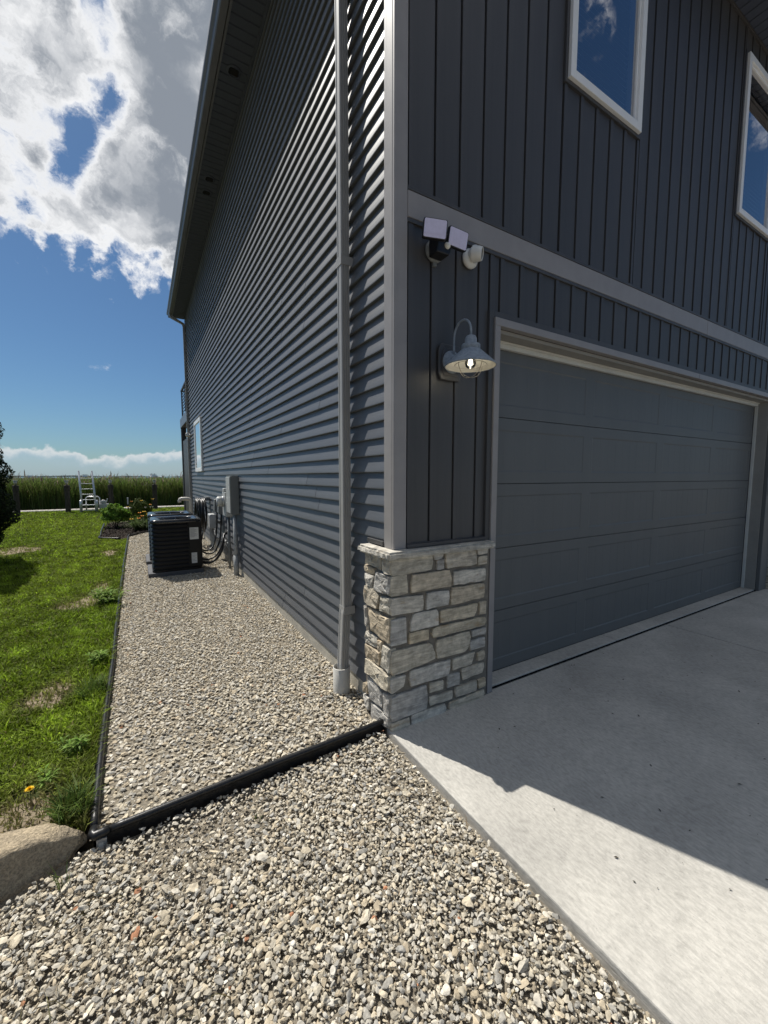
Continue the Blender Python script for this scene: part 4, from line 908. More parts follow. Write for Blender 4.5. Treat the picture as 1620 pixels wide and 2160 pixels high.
# ================================================================== EDGING, BOULDER, PLANTS
def path_smooth(pts, sub=5):
    P_ = [Vector(p) for p in pts]; out = []
    for i in range(len(P_) - 1):
        for t in range(sub): out.append(P_[i].lerp(P_[i + 1], t / sub))
    out.append(P_[-1])
    for _ in range(3): out = [out[0]] + [(out[q - 1] + out[q] * 2 + out[q + 1]) / 4 for q in range(1, len(out) - 1)] + [out[-1]]
    return out
def edging(name, label, pts, r=0.0150, drop=0.10, off=(0, 0)):
    base = Vector(pts[0]); t = thing(name, label, 'edging', tuple(base)); P_ = [p - base for p in path_smooth(pts)]
    MB().tube(P_, r, 12).build('top_bead', 'edging', t, smooth=True)
    v = []; f = []
    for p in P_: 
        v += [(p.x - .004, p.y - .004, p.z), (p.x + .004, p.y + .004, p.z), (p.x + .004, p.y + .004, p.z - drop), (p.x - .004, p.y - .004, p.z - drop)]
    for i in range(len(P_) - 1):
        for j in range(4): f.append((i * 4 + j, i * 4 + (j + 1) % 4, i * 4 + 4 + (j + 1) % 4, i * 4 + 4 + j))
    MB().add(v, f).build('skirt', 'edging', t)
    return t, P_
e1, P1 = edging('landscape_edging', 'long black plastic edging between lawn and gravel strip', [(-1.425, 0.075, 0.024), (-1.437, 0.45, 0.026), (-1.450, 1.1, 0.020), (-1.452, 1.9, 0.026), (-1.475, 2.9, 0.020), (-1.497, 4.2, 0.028), (-1.505, 5.2, 0.020), (-1.525, 6.3, 0.026), (-1.535, 8.2, 0.022), (-1.548, 9.9, 0.025), (-1.552, 10.2, 0.02)])
for q in (0.115, 0.07, 0.42, 0.80, 1.35): MB().tube([(-0.004 - q * .03, q, 0.001), (-0.004 - q * .03, q + 0.006, 0.001)], 0.0165, 12).build('seam', 'black_plastic', e1)
e2, P2 = edging('landscape_edging', 'straight black plastic edging across the gravel from boulder to pier', [(-1.372, 0.028, 0.022), (-1.1, 0.036, 0.026), (-0.7, 0.054, 0.028), (-0.3, 0.062, 0.030), (0.006, 0.075, 0.030)], drop=0.125)
MB().tube([(-0.050, 0.035, 0.000), (-0.055, 0.0, 0.001), (-0.048, -0.008, 0.001), (-0.018, -0.006, 0.001), (0.004, -0.002, 0.0)], 0.0178, 12).build('corner_connector', 'edging', e2, smooth=True)
stk_ = thing('edging_stake', 'galvanised stake under the corner of the edging', 'stake', (-1.395, 0.012, -0.10))
MB().box(-0.018, 0.018, -0.003, 0.003, 0, 0.105).build('stake', 'galv', stk_)
MB().box(-0.012, 0.006, -0.0045, -0.0032, 0.055, 0.09).build('sticker', 'pvc', stk_)
edging('mulch_edging', 'short black edging around the dark mulch bed', [(-1.70, 9.52, 0.03), (-1.95, 9.66, 0.03), (-2.16, 9.87, 0.035), (-2.14, 10.4, 0.03), (-2.20, 11.2, 0.03), (-2.27, 13.3, 0.03)], r=0.018)
edging('bed_edging', 'low black edging in front of the day lilies', [(-1.55, 10.04, 0.02), (-1.35, 10.40, 0.02), (-1.08, 10.85, 0.02), (-0.9, 11.1, 0.02)], r=0.018)
sheet('mulch_bed', [(-1.70, 9.53), (-2.15, 9.88), (-2.13, 10.4), (-2.19, 11.2), (-2.26, 13.3), (-1.2, 14.2), (-0.7, 13.6), (-0.9, 11.1), (-1.35, 10.42), (-1.55, 10.06), (-1.56, 9.6)], 0.010, 'mulch_base', 'dark bark mulch bed beside the lawn')
n = 5200
mx_, my_ = rng.uniform(-2.25, -0.9, n), rng.uniform(9.55, 13.6, n)
ok = (mx_ > -2.16 - (my_ - 10) * 0.02) & (my_ > 9.45 + (-1.65 - mx_) * 0.8) & (my_ > 10.0 + (mx_ + 1.55) * 1.75)
Cm = np.c_[mx_, my_, 0.018 + rng.uniform(0, 0.02, n)][ok]; nn = len(Cm)
V, F, T = leaves(Cm, np.tile([0, 0, 1.0], (nn, 1)), rng.uniform(0.025, 0.06, nn), jit((0.035, 0.026, 0.020), nn, 0.4, 5), 6, 0.4)
tag(link('bark_mulch', np_mesh('bark_mulch', V, F, 'gravel', T)), 'dark bark chips on the mulch bed', 'mulch', None, 'stuff')

def boulder():
    bm = bmesh.new(); bmesh.ops.create_icosphere(bm, subdivisions=5, radius=1)
    for v in bm.verts:
        p = v.co.copy(); s = 0.95 + 0.11 * noise3(p + Vector((3, 1, 8)), 1.5) + 0.065 * noise3(p + Vector((1, 4, 2)), 3.6) + 0.028 * noise3(p, 9) + 0.014 * noise3(p, 22)
        q = Vector((p.x * 0.29, p.y * 0.122, p.z * 0.128)) * s
        nrm = Vector((0.25, -0.95, 0.10)).normalized(); d = q.dot(nrm) - 0.10
        if d > 0: q -= nrm * d * 0.75
        if q.z > 0.10: q.z = 0.10 + (q.z - 0.10) * 0.6
        v.co = q
    me = bpy.data.meshes.new('boulder'); bm.to_mesh(me); bm.free(); me.materials.append(MATS['boulder']); me.polygons.foreach_set('use_smooth', [True] * len(me.polygons))
    return me
b = link('boulder', boulder(), None, (-1.750, 0.055, -0.004)); b.rotation_euler = (R(-8), R(4), R(4))
tag(b, 'tan granite boulder at the corner of the gravel edging', 'boulder')

def plant_tuft(name, label, cat, loc, n, h, wd, lean, col_, seed, spread=0.05, group=None):
    r_ = np.random.default_rng(seed); a = r_.uniform(0, 6.283, n); rr = spread * np.sqrt(r_.uniform(0, 1, n))
    hh = h * r_.uniform(0.55, 1.1, n)
    V, F, T = blades(rr * np.cos(a), rr * np.sin(a), np.zeros(n) - 0.01, hh, np.full(n, wd), r_.uniform(lean * 0.4, lean * 1.3, n), jit(col_, n, 0.25, seed), seed)
    o = thing(name, label, cat, loc, 0, group); link('leaves', np_mesh('leaves', V, F, 'leaf', T), o); return o
def leafy_weed(name, label, loc, stems, h, leaf, seed, group=None):
    """upright weed: stems with narrow pointed leaves in whorls"""
    r_ = np.random.default_rng(seed); o = thing(name, label, 'weed', loc, 0, group); mb = MB(); C_ = []; D_ = []
    for s in range(stems):
        bx_, by_ = r_.normal(0, h * 0.28, 2); top = Vector((bx_ * 1.5, by_ * 1.5, h * r_.uniform(0.55, 1.05))); base = Vector((bx_ * .5, by_ * .5, -0.01))
        mb.tube([base, base.lerp(top, .5) + Vector((0, 0, .01)), top], [0.003, 0.0024, 0.0012], 5)
        for k_ in range(9):
            p = base.lerp(top, 0.2 + 0.8 * k_ / 8); a = k_ * 2.4 + s
            for e in range(2 if k_ < 8 else 4): C_.append(p); D_.append(Vector((math.cos(a + e * 2.6), math.sin(a + e * 2.6), r_.uniform(0.1, 0.7))))
    mb.build('stem', 'leaf_stem', o)
    n = len(C_); Cn = np.array(C_); Dn = np.array(D_); Dn /= np.linalg.norm(Dn, axis=1)[:, None]; L = leaf * r_.uniform(0.6, 1.2, n)
    S = np.cross(Dn, [0, 0, 1.0]); S /= np.linalg.norm(S, axis=1)[:, None]; wv = (L * 0.11)[:, None]
    mid = Cn + Dn * (L * 0.5)[:, None] + np.c_[np.zeros((n, 2)), L * 0.10]; tip = Cn + Dn * L[:, None] - np.c_[np.zeros((n, 2)), L * 0.12]
    V = np.stack([Cn, mid + S * wv, tip, mid - S * wv], 1).reshape(-1, 3); b_ = (np.arange(n) * 4)[:, None]
    link('leaves', np_mesh('leaves', V, b_ + [0, 1, 2, 3], 'leaf', np.repeat(jit((0.17, 0.27, 0.045), n, 0.22, seed), 4, axis=0)), o); return o
mat('leaf_stem', (0.07, 0.10, 0.03), 0.7)
plant_tuft('grass_tuft', 'tall dark grass tuft against the edging just behind the boulder', 'grass tuft', (-1.515, 0.22, 0), 190, 0.17, 0.006, 0.8, (0.09, 0.14, 0.03), 31, 0.055)
plant_tuft('grass_tuft', 'arching grass tuft beside the worn soil patch at the edging', 'grass tuft', (-1.53, 1.38, 0), 170, 0.16, 0.006, 0.85, (0.10, 0.155, 0.03), 32, 0.08)
leafy_weed('leafy_weed', 'leafy green weed against the edging beyond the grass tuft', (-1.545, 0.70, 0), 9, 0.085, 0.050, 41)
leafy_weed('leafy_weed', 'broad leafy weed leaning over the edging near the soil patch', (-1.545, 1.92, 0), 9, 0.10, 0.065, 42)
leafy_weed('leafy_weed', 'tall leafy weed at the edging in front of the air conditioners', (-1.60, 3.75, 0), 14, 0.17, 0.10, 43)
leafy_weed('leafy_weed', 'small leafy weed beside the yellow dandelion', (-1.66, 0.53, 0), 5, 0.05, 0.045, 44)
dl = thing('dandelion', 'yellow dandelion flower in the worn grass near the boulder', 'flower', (-1.695, 0.415, 0))
MB().tube([(0, 0, -0.02), (0.004, 0, 0.03), (0, 0.004, 0.062)], 0.0022, 6).build('stem', 'leaf_stem', dl)
V = []; F = []
for q in range(60):
    a = q * 2.4; rr = 0.021 * math.sqrt((q + 1) / 60); z_ = 0.075 - 0.012 * (rr / 0.021) ** 2; d = Vector((math.cos(a), math.sin(a), 0)); s_ = Vector((-d.y, d.x, 0)) * 0.0026
    b_ = Vector((0, 0.004, 0.062)); tip = b_ + d * rr + Vector((0, 0, z_ - 0.062)); V += [b_, b_.lerp(tip, .6) + s_, tip, b_.lerp(tip, .6) - s_]; F.append((q * 4, q * 4 + 1, q * 4 + 2, q * 4 + 3))
MB().add(V, F).build('petals', 'petal_yellow', dl)

# evergreen at the left edge of the lawn
ev = thing('evergreen_tree', 'dark columnar evergreen at the left edge of the lawn', 'tree', (-3.90, 7.55, 0))
MB().tube([(0, 0, -0.1), (0.02, 0, 0.6), (0, 0.02, 2.0), (0, 0, 4.2)], [0.10, 0.085, 0.06, 0.015], 10).build('trunk', 'bark', ev, smooth=True)
n = 80000; r_ = np.random.default_rng(77)
zz = 0.22 + 4.3 * r_.uniform(0, 1, n) ** 1.25; th = r_.uniform(0, 6.283, n)
def erad(z): return np.where(z < 0.7, 0.36 + 0.36 * np.clip((z - 0.2) / 0.5, 0, 1), 0.72 * np.clip(1 - ((z - 0.7) / 4.0) ** 1.6, 0, 1))
lob = 1 + 0.10 * np.sin(th * 5 + zz * 3.1) + 0.09 * np.sin(zz * 8.5 + th * 2) + 0.05 * np.sin(zz * 19 + th * 7)
rr = erad(zz) * lob * (1 - 0.45 * r_.uniform(0, 1, n) ** 1.6)
C_ = np.c_[rr * np.cos(th), rr * np.sin(th), zz]; Nn = np.c_[np.cos(th), np.sin(th), np.full(n, 0.35)]
V, F, T = leaves(C_, Nn, r_.uniform(0.03, 0.075, n), jit((0.016, 0.030, 0.010), n, 0.35, 78), 79, 0.5)
link('crown', np_mesh('crown', V, F, 'evergreen_leaf', T), ev)

def shrub(name, label, loc, rx, ry, rz_, n, leaf, col_, seed, boxy=0.0, mname='leaf'):
    o = thing(name, label, 'shrub', loc); r_ = np.random.default_rng(seed)
    mb = MB()
    for q in range(7):
        a = q * 0.9; mb.tube([(0, 0, -0.03), (rx * .3 * math.cos(a), ry * .3 * math.sin(a), rz_ * .6), (rx * .6 * math.cos(a), ry * .6 * math.sin(a), rz_ * 1.2)], [0.012, 0.008, 0.004], 5)
    mb.build('stem', 'bark', o)
    d = r_.normal(0, 1, (n, 3)); d[:, 2] = np.abs(d[:, 2]) * 1.0 - 0.25 * r_.uniform(0, 1, n); d /= np.linalg.norm(d, axis=1)[:, None]
    lob = 1 + 0.13 * np.sin(d[:, 0] * 7 + seed) * np.sin(d[:, 1] * 6 + 1) + 0.10 * np.sin(d[:, 2] * 11 + d[:, 0] * 5)
    s = lob * (1 - (0.42 if not boxy else .15) * r_.uniform(0, 1, n) ** 2)
    C_ = np.c_[d[:, 0] * rx * s, d[:, 1] * ry * s, np.maximum(0.04, rz_ * 0.75 + d[:, 2] * rz_ * s)]
    V, F, T = leaves(C_, d, leaf * r_.uniform(0.6, 1.3, n), jit(col_, n, 0.3, seed), seed + 1, 0.6)
    link('crown', np_mesh('crown', V, F, mname, T), o); return o
shrub('leafy_shrub', 'bright green leafy shrub at the front of the mulch bed', (-1.90, 12.15, 0.0), 0.33, 0.33, 0.40, 3600, 0.075, (0.15, 0.26, 0.040), 51)
shrub('clipped_shrub', 'dark clipped dome shrub behind the day lilies', (-1.27, 12.9, 0.0), 0.29, 0.29, 0.46, 6500, 0.035, (0.075, 0.110, 0.018), 52, boxy=1, mname='evergreen_leaf')
# day lilies
dlg = plant_tuft('day_lilies', 'clump of orange day lilies behind the gravel', 'flowers', (-1.27, 11.15, 0), 420, 0.42, 0.02, 1.1, (0.075, 0.115, 0.030), 61, 0.16)
def lily(parent, p, yellow, s=0.06):
    st = MB().tube([(p[0] * .6, p[1] * .6, 0), (p[0] * .85, p[1] * .85, p[2] * .6), p], 0.005, 5).build('stalk', 'leaf_stem', parent)
    V = []; F = []
    for q in range(6):
        a = q * 1.047; d = Vector((math.cos(a), math.sin(a) * .9 - .3, .35)).normalized(); sd = d.cross(Vector((0, 0, 1))).normalized() * s * .22; b0 = Vector(p); t_ = b0 + d * s; m_ = b0 + d * s * .6 + Vector((0, 0, s * .1))
        V += [b0, m_ + sd, t_, m_ - sd]; F.append((q * 4, q * 4 + 1, q * 4 + 2, q * 4 + 3))
    MB().add(V, F).build('bloom', 'petal_yellow' if yellow else 'petal', st)
r_ = random.Random(9)
for q in range(7): lily(dlg, (r_.uniform(-.3, .25), r_.uniform(-.3, .1), r_.uniform(.30, .60)), q % 3 != 0, 0.065)
dl2 = plant_tuft('day_lilies', 'orange day lily stems around the clipped dome shrub', 'flowers', (-1.27, 12.9, 0), 120, 0.5, 0.02, 0.9, (0.07, 0.105, 0.03), 62, 0.34)
for q in range(8):
    a = q * 0.8; lily(dl2, (.34 * math.cos(a), .34 * math.sin(a), .42 + .45 * r_.random()), q % 2 == 0, 0.055)
mk = thing('marker_stake', 'slim dark marker stake with white top behind the leafy shrub', 'stake', (-1.62, 13.6, 0))
MB().tube([(0, 0, -0.05), (0, 0, 0.6)], 0.018, 8).build('rod', 'wood_post', mk); MB().tube([(0, 0, 0.6), (0, 0, 0.82)], 0.022, 8).build('cap', 'paper', mk)

# ================================================================== WATERFRONT
posts = [(-5.60, 19.75, 'leftmost dark dock post with lamp cap by the evergreen'), (-3.93, 19.55, 'dark dock post with lamp cap just left of the ladder'), (-2.42, 19.85, 'dark dock post with lamp cap right of the ladder'), (-0.72, 19.5, 'dark dock post with lamp cap nearest the house'), (-7.4, 19.9, 'dark dock post hidden behind the evergreen')]
for i, (x, y, l) in enumerate(posts[:4]):
    o = thing('dock_post', l, 'post', (x, y, -0.3), R(i * 20), 'dock posts along the seawall')
    MB().lathe([(0.098, 0), (0.094, 0.8), (0.090, 1.20), (0.108, 1.22), (0.104, 1.42), (0.08, 1.44), (0, 1.44)], 14).build('pile', 'wood_post', o)
    cp = MB().lathe([(0.03, 1.44), (0.03, 1.50), (0.05, 1.515), (0.055, 1.60), (0.04, 1.62), (0, 1.63)], 14).build('lamp_cap', 'galv', o, smooth=True)
    MB().lathe([(0.056, 1.53), (0.060, 1.59)], 12).build('lamp_glass', 'pvc', cp)
    MB().lathe([(0.085, 1.632), (0.085, 1.648)], 14).build('lamp_top', 'paper', cp)
ld = thing('boat_ladder', 'aluminium boat ladder standing at the edge of the lawn', 'ladder', (-3.17, 19.15, 0))
for sx in (-1, 1):
    MB().tube([(sx * 0.25 - (0.02), 0, -0.02), (sx * 0.235 - 0.02, 0, 0.7), (sx * 0.225 - 0.06, 0, 1.74)], 0.034, 10).build('rail', 'alu', ld, smooth=True)
    MB().tube([(sx * 0.27, -0.06, -0.02), (sx * 0.27, -0.06, 0.42), (sx * 0.26, -0.03, 0.50)], 0.05, 10).build('float_tube', 'alu', ld, smooth=True)
for q in range(7): MB().box(-0.25, 0.22, -0.03, 0.03, 0.06 + q * 0.225, 0.085 + q * 0.225).build('rung', 'alu', ld, bevel=0.004)
MB().tube([(-0.12, 0.22, 0), (-0.12, 0.22, 0.58), (-0.06, 0.22, 0.64), (0.30, 0.22, 0.64), (0.36, 0.22, 0.58), (0.36, 0.22, 0)], 0.025, 8).build('handrail', 'alu', ld, smooth=True)
MB().box(-0.25, 0.30, 0.05, 0.30, 0.26, 0.30).build('step', 'alu', ld, bevel=0.01)
wn = thing('boat_winch', 'grey boat hoist winch right of the ladder', 'winch', (-2.66, 19.3, 0))
MB().box(-0.17, 0.17, -0.12, 0.12, 0.12, 0.32).box(-0.03, 0.03, -0.03, 0.03, -0.05, 0.12).build('housing', 'box_light', wn, bevel=0.01)
MB().lathe([(0.08, -0.09), (0.095, -0.07), (0.095, 0.07), (0.08, 0.09)], 16, Matrix.Translation((-0.02, 0, 0.40)) @ Matrix.Rotation(R(90), 4, 'X')).build('drum', 'box_light', wn, smooth=True)
MB().tube([(0.09, 0, 0.36), (0.14, 0, 0.55)], 0.018, 8).build('crank', 'box_light', wn)
dk = thing('dock_walk', 'narrow weathered plank dock beyond the seawall posts', 'dock', (0, 20.55, 0))
for q in range(60): MB().box(-11.0 + q * 0.2, -10.815 + q * 0.2, 0.0, 0.75, -0.02, 0.02).build('plank', 'wood_grey', dk)
MB().box(-11, 1.0, -0.04, -0.002, -0.14, 0.025).build('fascia_board', 'paper', dk)

# boats far out on the lake
def boat(label, x, y, L, kind):
    o = thing('far_boat', label, 'boat', (x, y, -0.62), R(12 * kind), 'boats far out on the lake')
    MB().add([(-L / 2, -L * .16, .0), (L * .3, -L * .16, 0), (L * .5, 0, .1), (L * .3, L * .16, 0), (-L / 2, L * .16, 0), (-L / 2, -L * .18, L * .12), (L * .32, -L * .18, L * .14), (L * .56, 0, L * .17), (L * .32, L * .18, L * .14), (-L / 2, L * .18, L * .12)],
             [(0, 1, 6, 5), (1, 2, 7, 6), (2, 3, 8, 7), (3, 4, 9, 8), (4, 0, 5, 9), (5, 6, 7, 8, 9), (0, 4, 3, 2, 1)]).build('hull', 'boat_white' if kind % 2 else 'boat_dark', o)
    MB().prism([(-L * .25, L * .12), (L * .18, L * .12), (L * .10, L * .26), (-L * .2, L * .27)], 'y', -L * .12, L * .12).build('cabin', 'boat_white', o)
    if kind > 2: MB().prism([(-L * .24, L * .30), (L * .08, L * .30), (L * .06, L * .33), (-L * .24, L * .33)], 'y', -L * .12, L * .12).box(-L * .2, -L * .18, -.05, .05, L * .26, L * .38).box(0, L * .02, -.05, .05, L * .26, L * .38).build('canopy', 'boat_dark', o)
for px, yb, L, kd, l in ((18, 260, 9, 2, 'dark boat on the lake just right of the evergreen'), (92, 280, 11, 0, 'low dark boat on the lake left of the second dock post'), (108, 300, 10, 3, 'canopied boat on the lake left of the ladder'), (139, 270, 11, 1, 'pale boat on the lake above the second dock post'), (214, 300, 12, 4, 'canopied boat on the lake right of the ladder'), (255, 320, 10, 2, 'dark boat on the lake above the shrubs'), (320, 240, 13, 3, 'largest pale cruiser on the lake near the house')):
    az_ = math.atan2(px - 300, 890.0); yb *= 1.7; boat(l, -1.18 + yb * math.tan(az_), yb, L, kd)

# reeds: one uncountable mass
n = 60000; r_ = np.random.default_rng(5)
yy = 22.8 + 34 * r_.uniform(0, 1, n) ** 1.8; hwid = (yy + 2)
xx = -1.18 + hwid * r_.uniform(-0.34, 0.16, n)
hgt = 1.52 + 0.40 * vnoise(xx * 2.3, yy * 2.3, 3) + r_.normal(0, 0.13, n); low_ = r_.uniform(0, 1, n) < 0.35; hgt = np.where(low_, hgt * r_.uniform(0.4, 0.9, n), hgt)
T = jit((0.125, 0.175, 0.040), n, 0.32, 8); T[r_.uniform(0, 1, n) < 0.12] = np.array((0.20, 0.17, 0.085))
V, F, Tt = blades(xx, yy, np.full(n, -0.52), hgt, r_.uniform(0.018, 0.04, n), r_.uniform(0.03, 0.28, n), T, 9, 0.4)
# side leaves half way up
m_ = 60000; lx_, ly_ = -1.18 + 1.0 * 0, 0
yl = 22.8 + 12 * r_.uniform(0, 1, m_) ** 1.6; xl = -1.18 + (yl + 2) * r_.uniform(-0.34, 0.16, m_); zl_ = -0.5 + 1.75 * r_.uniform(0, 1, m_) ** 0.7
V2, F2, T2 = blades(xl, yl, zl_, r_.uniform(0.15, 0.38, m_), r_.uniform(0.015, 0.03, m_), r_.uniform(0.5, 1.25, m_), jit((0.13, 0.185, 0.045), m_, 0.35, 12), 13, 0.8)
# plumes
k_ = 5000; sel = r_.choice(n, k_, replace=False); sel = sel[~low_[sel]]; kk = len(sel)
V3, F3, T3 = blades(xx[sel], yy[sel], -0.52 + hgt[sel] * 0.93, r_.uniform(0.16, 0.42, kk), r_.uniform(0.03, 0.06, kk), r_.uniform(0.2, 0.7, kk), jit((0.24, 0.20, 0.15), kk, 0.25, 15), 16, 0.5)
Vr = np.concatenate([V, V2, V3]); Fr = np.concatenate([F, F2 + len(V), F3 + len(V) + len(V2)]); Tr = np.concatenate([Tt, T2, T3])
tag(link('reed_bed', np_mesh('reed_bed', Vr, Fr, 'leaf', Tr)), 'dense green reeds beyond the canal', 'reeds', None, 'stuff')

# ================================================================== LAWN GRASS
def lawn_blades():
    r_ = np.random.default_rng(21); out = []; nv = 0
    bands = [(0.02, 1.0, 16000, 0.060, 0.0066), (1.0, 3.0, 38000, 0.060, 0.0078), (3.0, 6.5, 54000, 0.060, 0.0100), (6.5, 11.5, 56000, 0.056, 0.0135), (11.5, 20.3, 60000, 0.058, 0.021)]
    Vs, Fs, Ts = [], [], []
    for bi, (ya, yb, n, h, wd) in enumerate(bands):
        y_ = r_.uniform(ya, yb, n); left = -1.18 - (y_ + 1.92) * 0.245 - 0.45; right = np.where(y_ < 0, -1.60, -1.462 - y_ * 0.0095)
        right = np.where(y_ > 14.3, 1.0, np.where(y_ > 9.5, -2.17, right)); 
        right = np.where((y_ > 9.5) & (y_ < 9.9), -1.66 - (y_ - 9.5) * 1.25, right)
        x_ = left + (right - left) * r_.uniform(0, 1, n)
        keep = np.ones(n, bool); dry = np.zeros(n)
        for (cx, cy, rx, ry) in BARE:
            d = np.hypot((x_ - cx) / rx, (y_ - cy) / ry) + (vnoise(x_ * 22, y_ * 14, 4) - 0.5) * 1.1
            keep &= (d > 1.0) | (r_.uniform(0, 1, n) < 0.24); dry = np.maximum(dry, np.clip(1.5 - d, 0, 0.8))
        keep &= np.hypot((x_ + 1.74) / 0.30, (y_ - 0.03) / 0.17) > 1
        keep &= r_.uniform(0, 1, n) < (0.62 + 0.6 * vnoise(x_ * 5, y_ * 4, 6))
        x_, y_, dry = x_[keep], y_[keep], dry[keep]; n = len(x_)
        pt = vnoise(x_ * 1.6, y_ * 1.1, 17); worn = np.clip((0.9 - y_) / 1.0, 0, 1) * 0.55
        hh = h * r_.uniform(0.45, 1.15, n) * (0.55 + 0.9 * vnoise(x_ * 14, y_ * 14, 9)) * (1 - 0.35 * dry) + np.where((right[keep] - x_ < 0.10) & (y_ < 9), 0.035 * r_.uniform(0, 1, n), 0)
        cg = np.array((0.132, 0.205, 0.015))[None] * (1 - pt[:, None]) + np.array((0.205, 0.280, 0.024))[None] * pt[:, None]
        cl_ = vnoise(x_ * 31, y_ * 27, 55) * vnoise(x_ * 13, y_ * 12, 56) * 2.2
        cg = cg * np.clip((0.62 + 0.55 * cl_[:, None]) * (1 + r_.normal(0, 0.42, (n, 1))), 0.22, 2.2)
        cg[r_.uniform(0, 1, n) < 0.05] *= 2.1
        dd = np.clip(dry + worn + (r_.uniform(0, 1, n) < 0.06), 0, 1)[:, None] * r_.uniform(0.2, 1, (n, 1))
        cg = cg * (1 - dd) + np.array((0.26, 0.215, 0.11))[None] * dd
        V, F, T = blades(x_, y_, np.full(n, -0.012), hh, r_.uniform(0.6, 1.4, n) * wd, r_.uniform(0.25, 1.15, n), cg, 40 + bi, 0.6)
        Vs.append(V); Fs.append(F + nv); Ts.append(T); nv += len(V)
    return np.concatenate(Vs), np.concatenate(Fs), np.concatenate(Ts)
V, F, T = lawn_blades()
tag(link('lawn_grass', np_mesh('lawn_grass', V, F, 'leaf', T)), 'short green grass blades covering the lawn', 'grass', None, 'stuff')

# ================================================================== GRAVEL
def proto(sub, seed):
    bm = bmesh.new(); bmesh.ops.create_icosphere(bm, subdivisions=sub, radius=1.0)
    bm.verts.ensure_lookup_table(); Vp = np.array([v.co[:] for v in bm.verts]); Fp = np.array([[v.index for v in f.verts] for f in bm.faces]); bm.free()
    r_ = np.random.default_rng(seed)
    for _ in range(11):
        nrm = r_.normal(0, 1, 3); nrm /= np.linalg.norm(nrm); d = Vp @ nrm - r_.uniform(0.38, 0.72); Vp = Vp - np.outer(np.clip(d, 0, None), nrm)
    Vp += r_.normal(0, 0.035, Vp.shape); return Vp, Fp
PAL = np.array([(0.42, 0.385, 0.315), (0.47, 0.44, 0.38), (0.39, 0.335, 0.25), (0.53, 0.51, 0.46), (0.28, 0.272, 0.25), (0.45, 0.40, 0.31), (0.36, 0.345, 0.31), (0.38, 0.19, 0.11)])
PWT = np.array([0.27, 0.20, 0.14, 0.06, 0.065, 0.155, 0.1085, 0.0015])
def stones(px, py, pz, size, sub, seed, warm=1.0):
    r_ = np.random.default_rng(seed); n = len(px); K = 14; which = r_.integers(0, K, n); Vs, Fs, Ts = [], [], []; nv = 0
    tint = PAL[r_.choice(len(PAL), n, p=PWT)] * np.clip(1.05 + r_.normal(0, 0.14, (n, 1)), 0.6, 1.4) * np.array([1.0, 0.985, 0.955])
    for k in range(K):
        idx = np.where(which == k)[0]
        if not len(idx): continue
        Vp, Fp = proto(sub, seed * 50 + k); m = len(idx)
        sc = np.c_[r_.uniform(0.85, 1.45, m), r_.uniform(0.65, 1.05, m), r_.uniform(0.34, 0.66, m)] * size[idx, None] * 0.5
        a, b = r_.uniform(0, 6.283, m), r_.normal(0, 0.27, m); c_ = r_.normal(0, 0.27, m)
        P_ = Vp[None] * sc[:, None]
        cb, sb = np.cos(b)[:, None], np.sin(b)[:, None]; y1 = P_[..., 1] * cb - P_[..., 2] * sb; z1 = P_[..., 1] * sb + P_[..., 2] * cb
        cc, sc_ = np.cos(c_)[:, None], np.sin(c_)[:, None]; x1 = P_[..., 0] * cc + z1 * sc_; z2 = -P_[..., 0] * sc_ + z1 * cc
        ca, sa = np.cos(a)[:, None], np.sin(a)[:, None]; X = x1 * ca - y1 * sa; Y = x1 * sa + y1 * ca
        W = np.stack([X + px[idx, None], Y + py[idx, None], z2 + pz[idx, None]], -1)
        Vs.append(W.reshape(-1, 3)); Fs.append((Fp[None] + (np.arange(m) * len(Vp))[:, None, None]).reshape(-1, 3) + nv); Ts.append(np.repeat(tint[idx], len(Vp), axis=0)); nv += m * len(Vp)
    return np.concatenate(Vs), np.concatenate(Fs), np.concatenate(Ts)
def scatter(x0, x1, y0, y1, step, seed):
    r_ = np.random.default_rng(seed); gx, gy = np.meshgrid(np.arange(x0, x1, step), np.arange(y0, y1, step * 0.86)); gx = gx + (np.arange(gx.shape[0]) % 2)[:, None] * step * .5
    return gx.ravel() + r_.normal(0, step * 0.28, gx.size), gy.ravel() + r_.normal(0, step * 0.28, gx.size)
def edge_front(x): return 0.028 + (x + 1.4) * 0.033
parts = []
# foreground apron
for step, smin, smax, zl_, sd, keepf, sb in ((0.0130, 0.006, 0.014, -0.009, 4, 0.70, 1), (0.0195, 0.012, 0.026, -0.005, 1, 1.0, 1), (0.0238, 0.015, 0.033, 0.000, 2, 0.90, 2), (0.085, 0.032, 0.050, 0.002, 3, 0.40, 2)):
    x_, y_ = scatter(-2.35, 0.0, -1.75, 0.1, step, sd); r_ = np.random.default_rng(sd + 60)
    ok = (y_ < edge_front(x_) - 0.020) & (x_ < -0.012 - 0.004) & ((x_ > -1.50) | (y_ < -0.07 - (-1.5 - x_) * 0.10 + 0.03 * np.sin(x_ * 19)))
    ok &= np.hypot((x_ + 1.74) / 0.27, (y_ - 0.045) / 0.115) > 1
    ok &= r_.uniform(0, 1, len(x_)) < keepf * np.where(vnoise(x_ * 6, y_ * 6, 30) < 0.30, 0.55, 1.0)
    # only where the lens can reach, with a margin
    ok &= (y_ > -1.70) & (y_ > -0.95 - (x_ + 0.95) * 0.62 - 0.32)
    x_, y_ = x_[ok], y_[ok]; n = len(x_); s = r_.uniform(smin, smax, n)
    near_edge = np.clip(1 - (edge_front(x_) - y_) / 0.25, 0, 1) * 0.008 + np.clip(1 + x_ / 0.3, 0, 1) * 0.013
    parts.append(stones(x_, y_, GZ + zl_ + r_.normal(0, 0.004, n) + near_edge + 0.010 * (vnoise(x_ * 4, y_ * 4, 31) - .5), s, sb, 100 + sd))
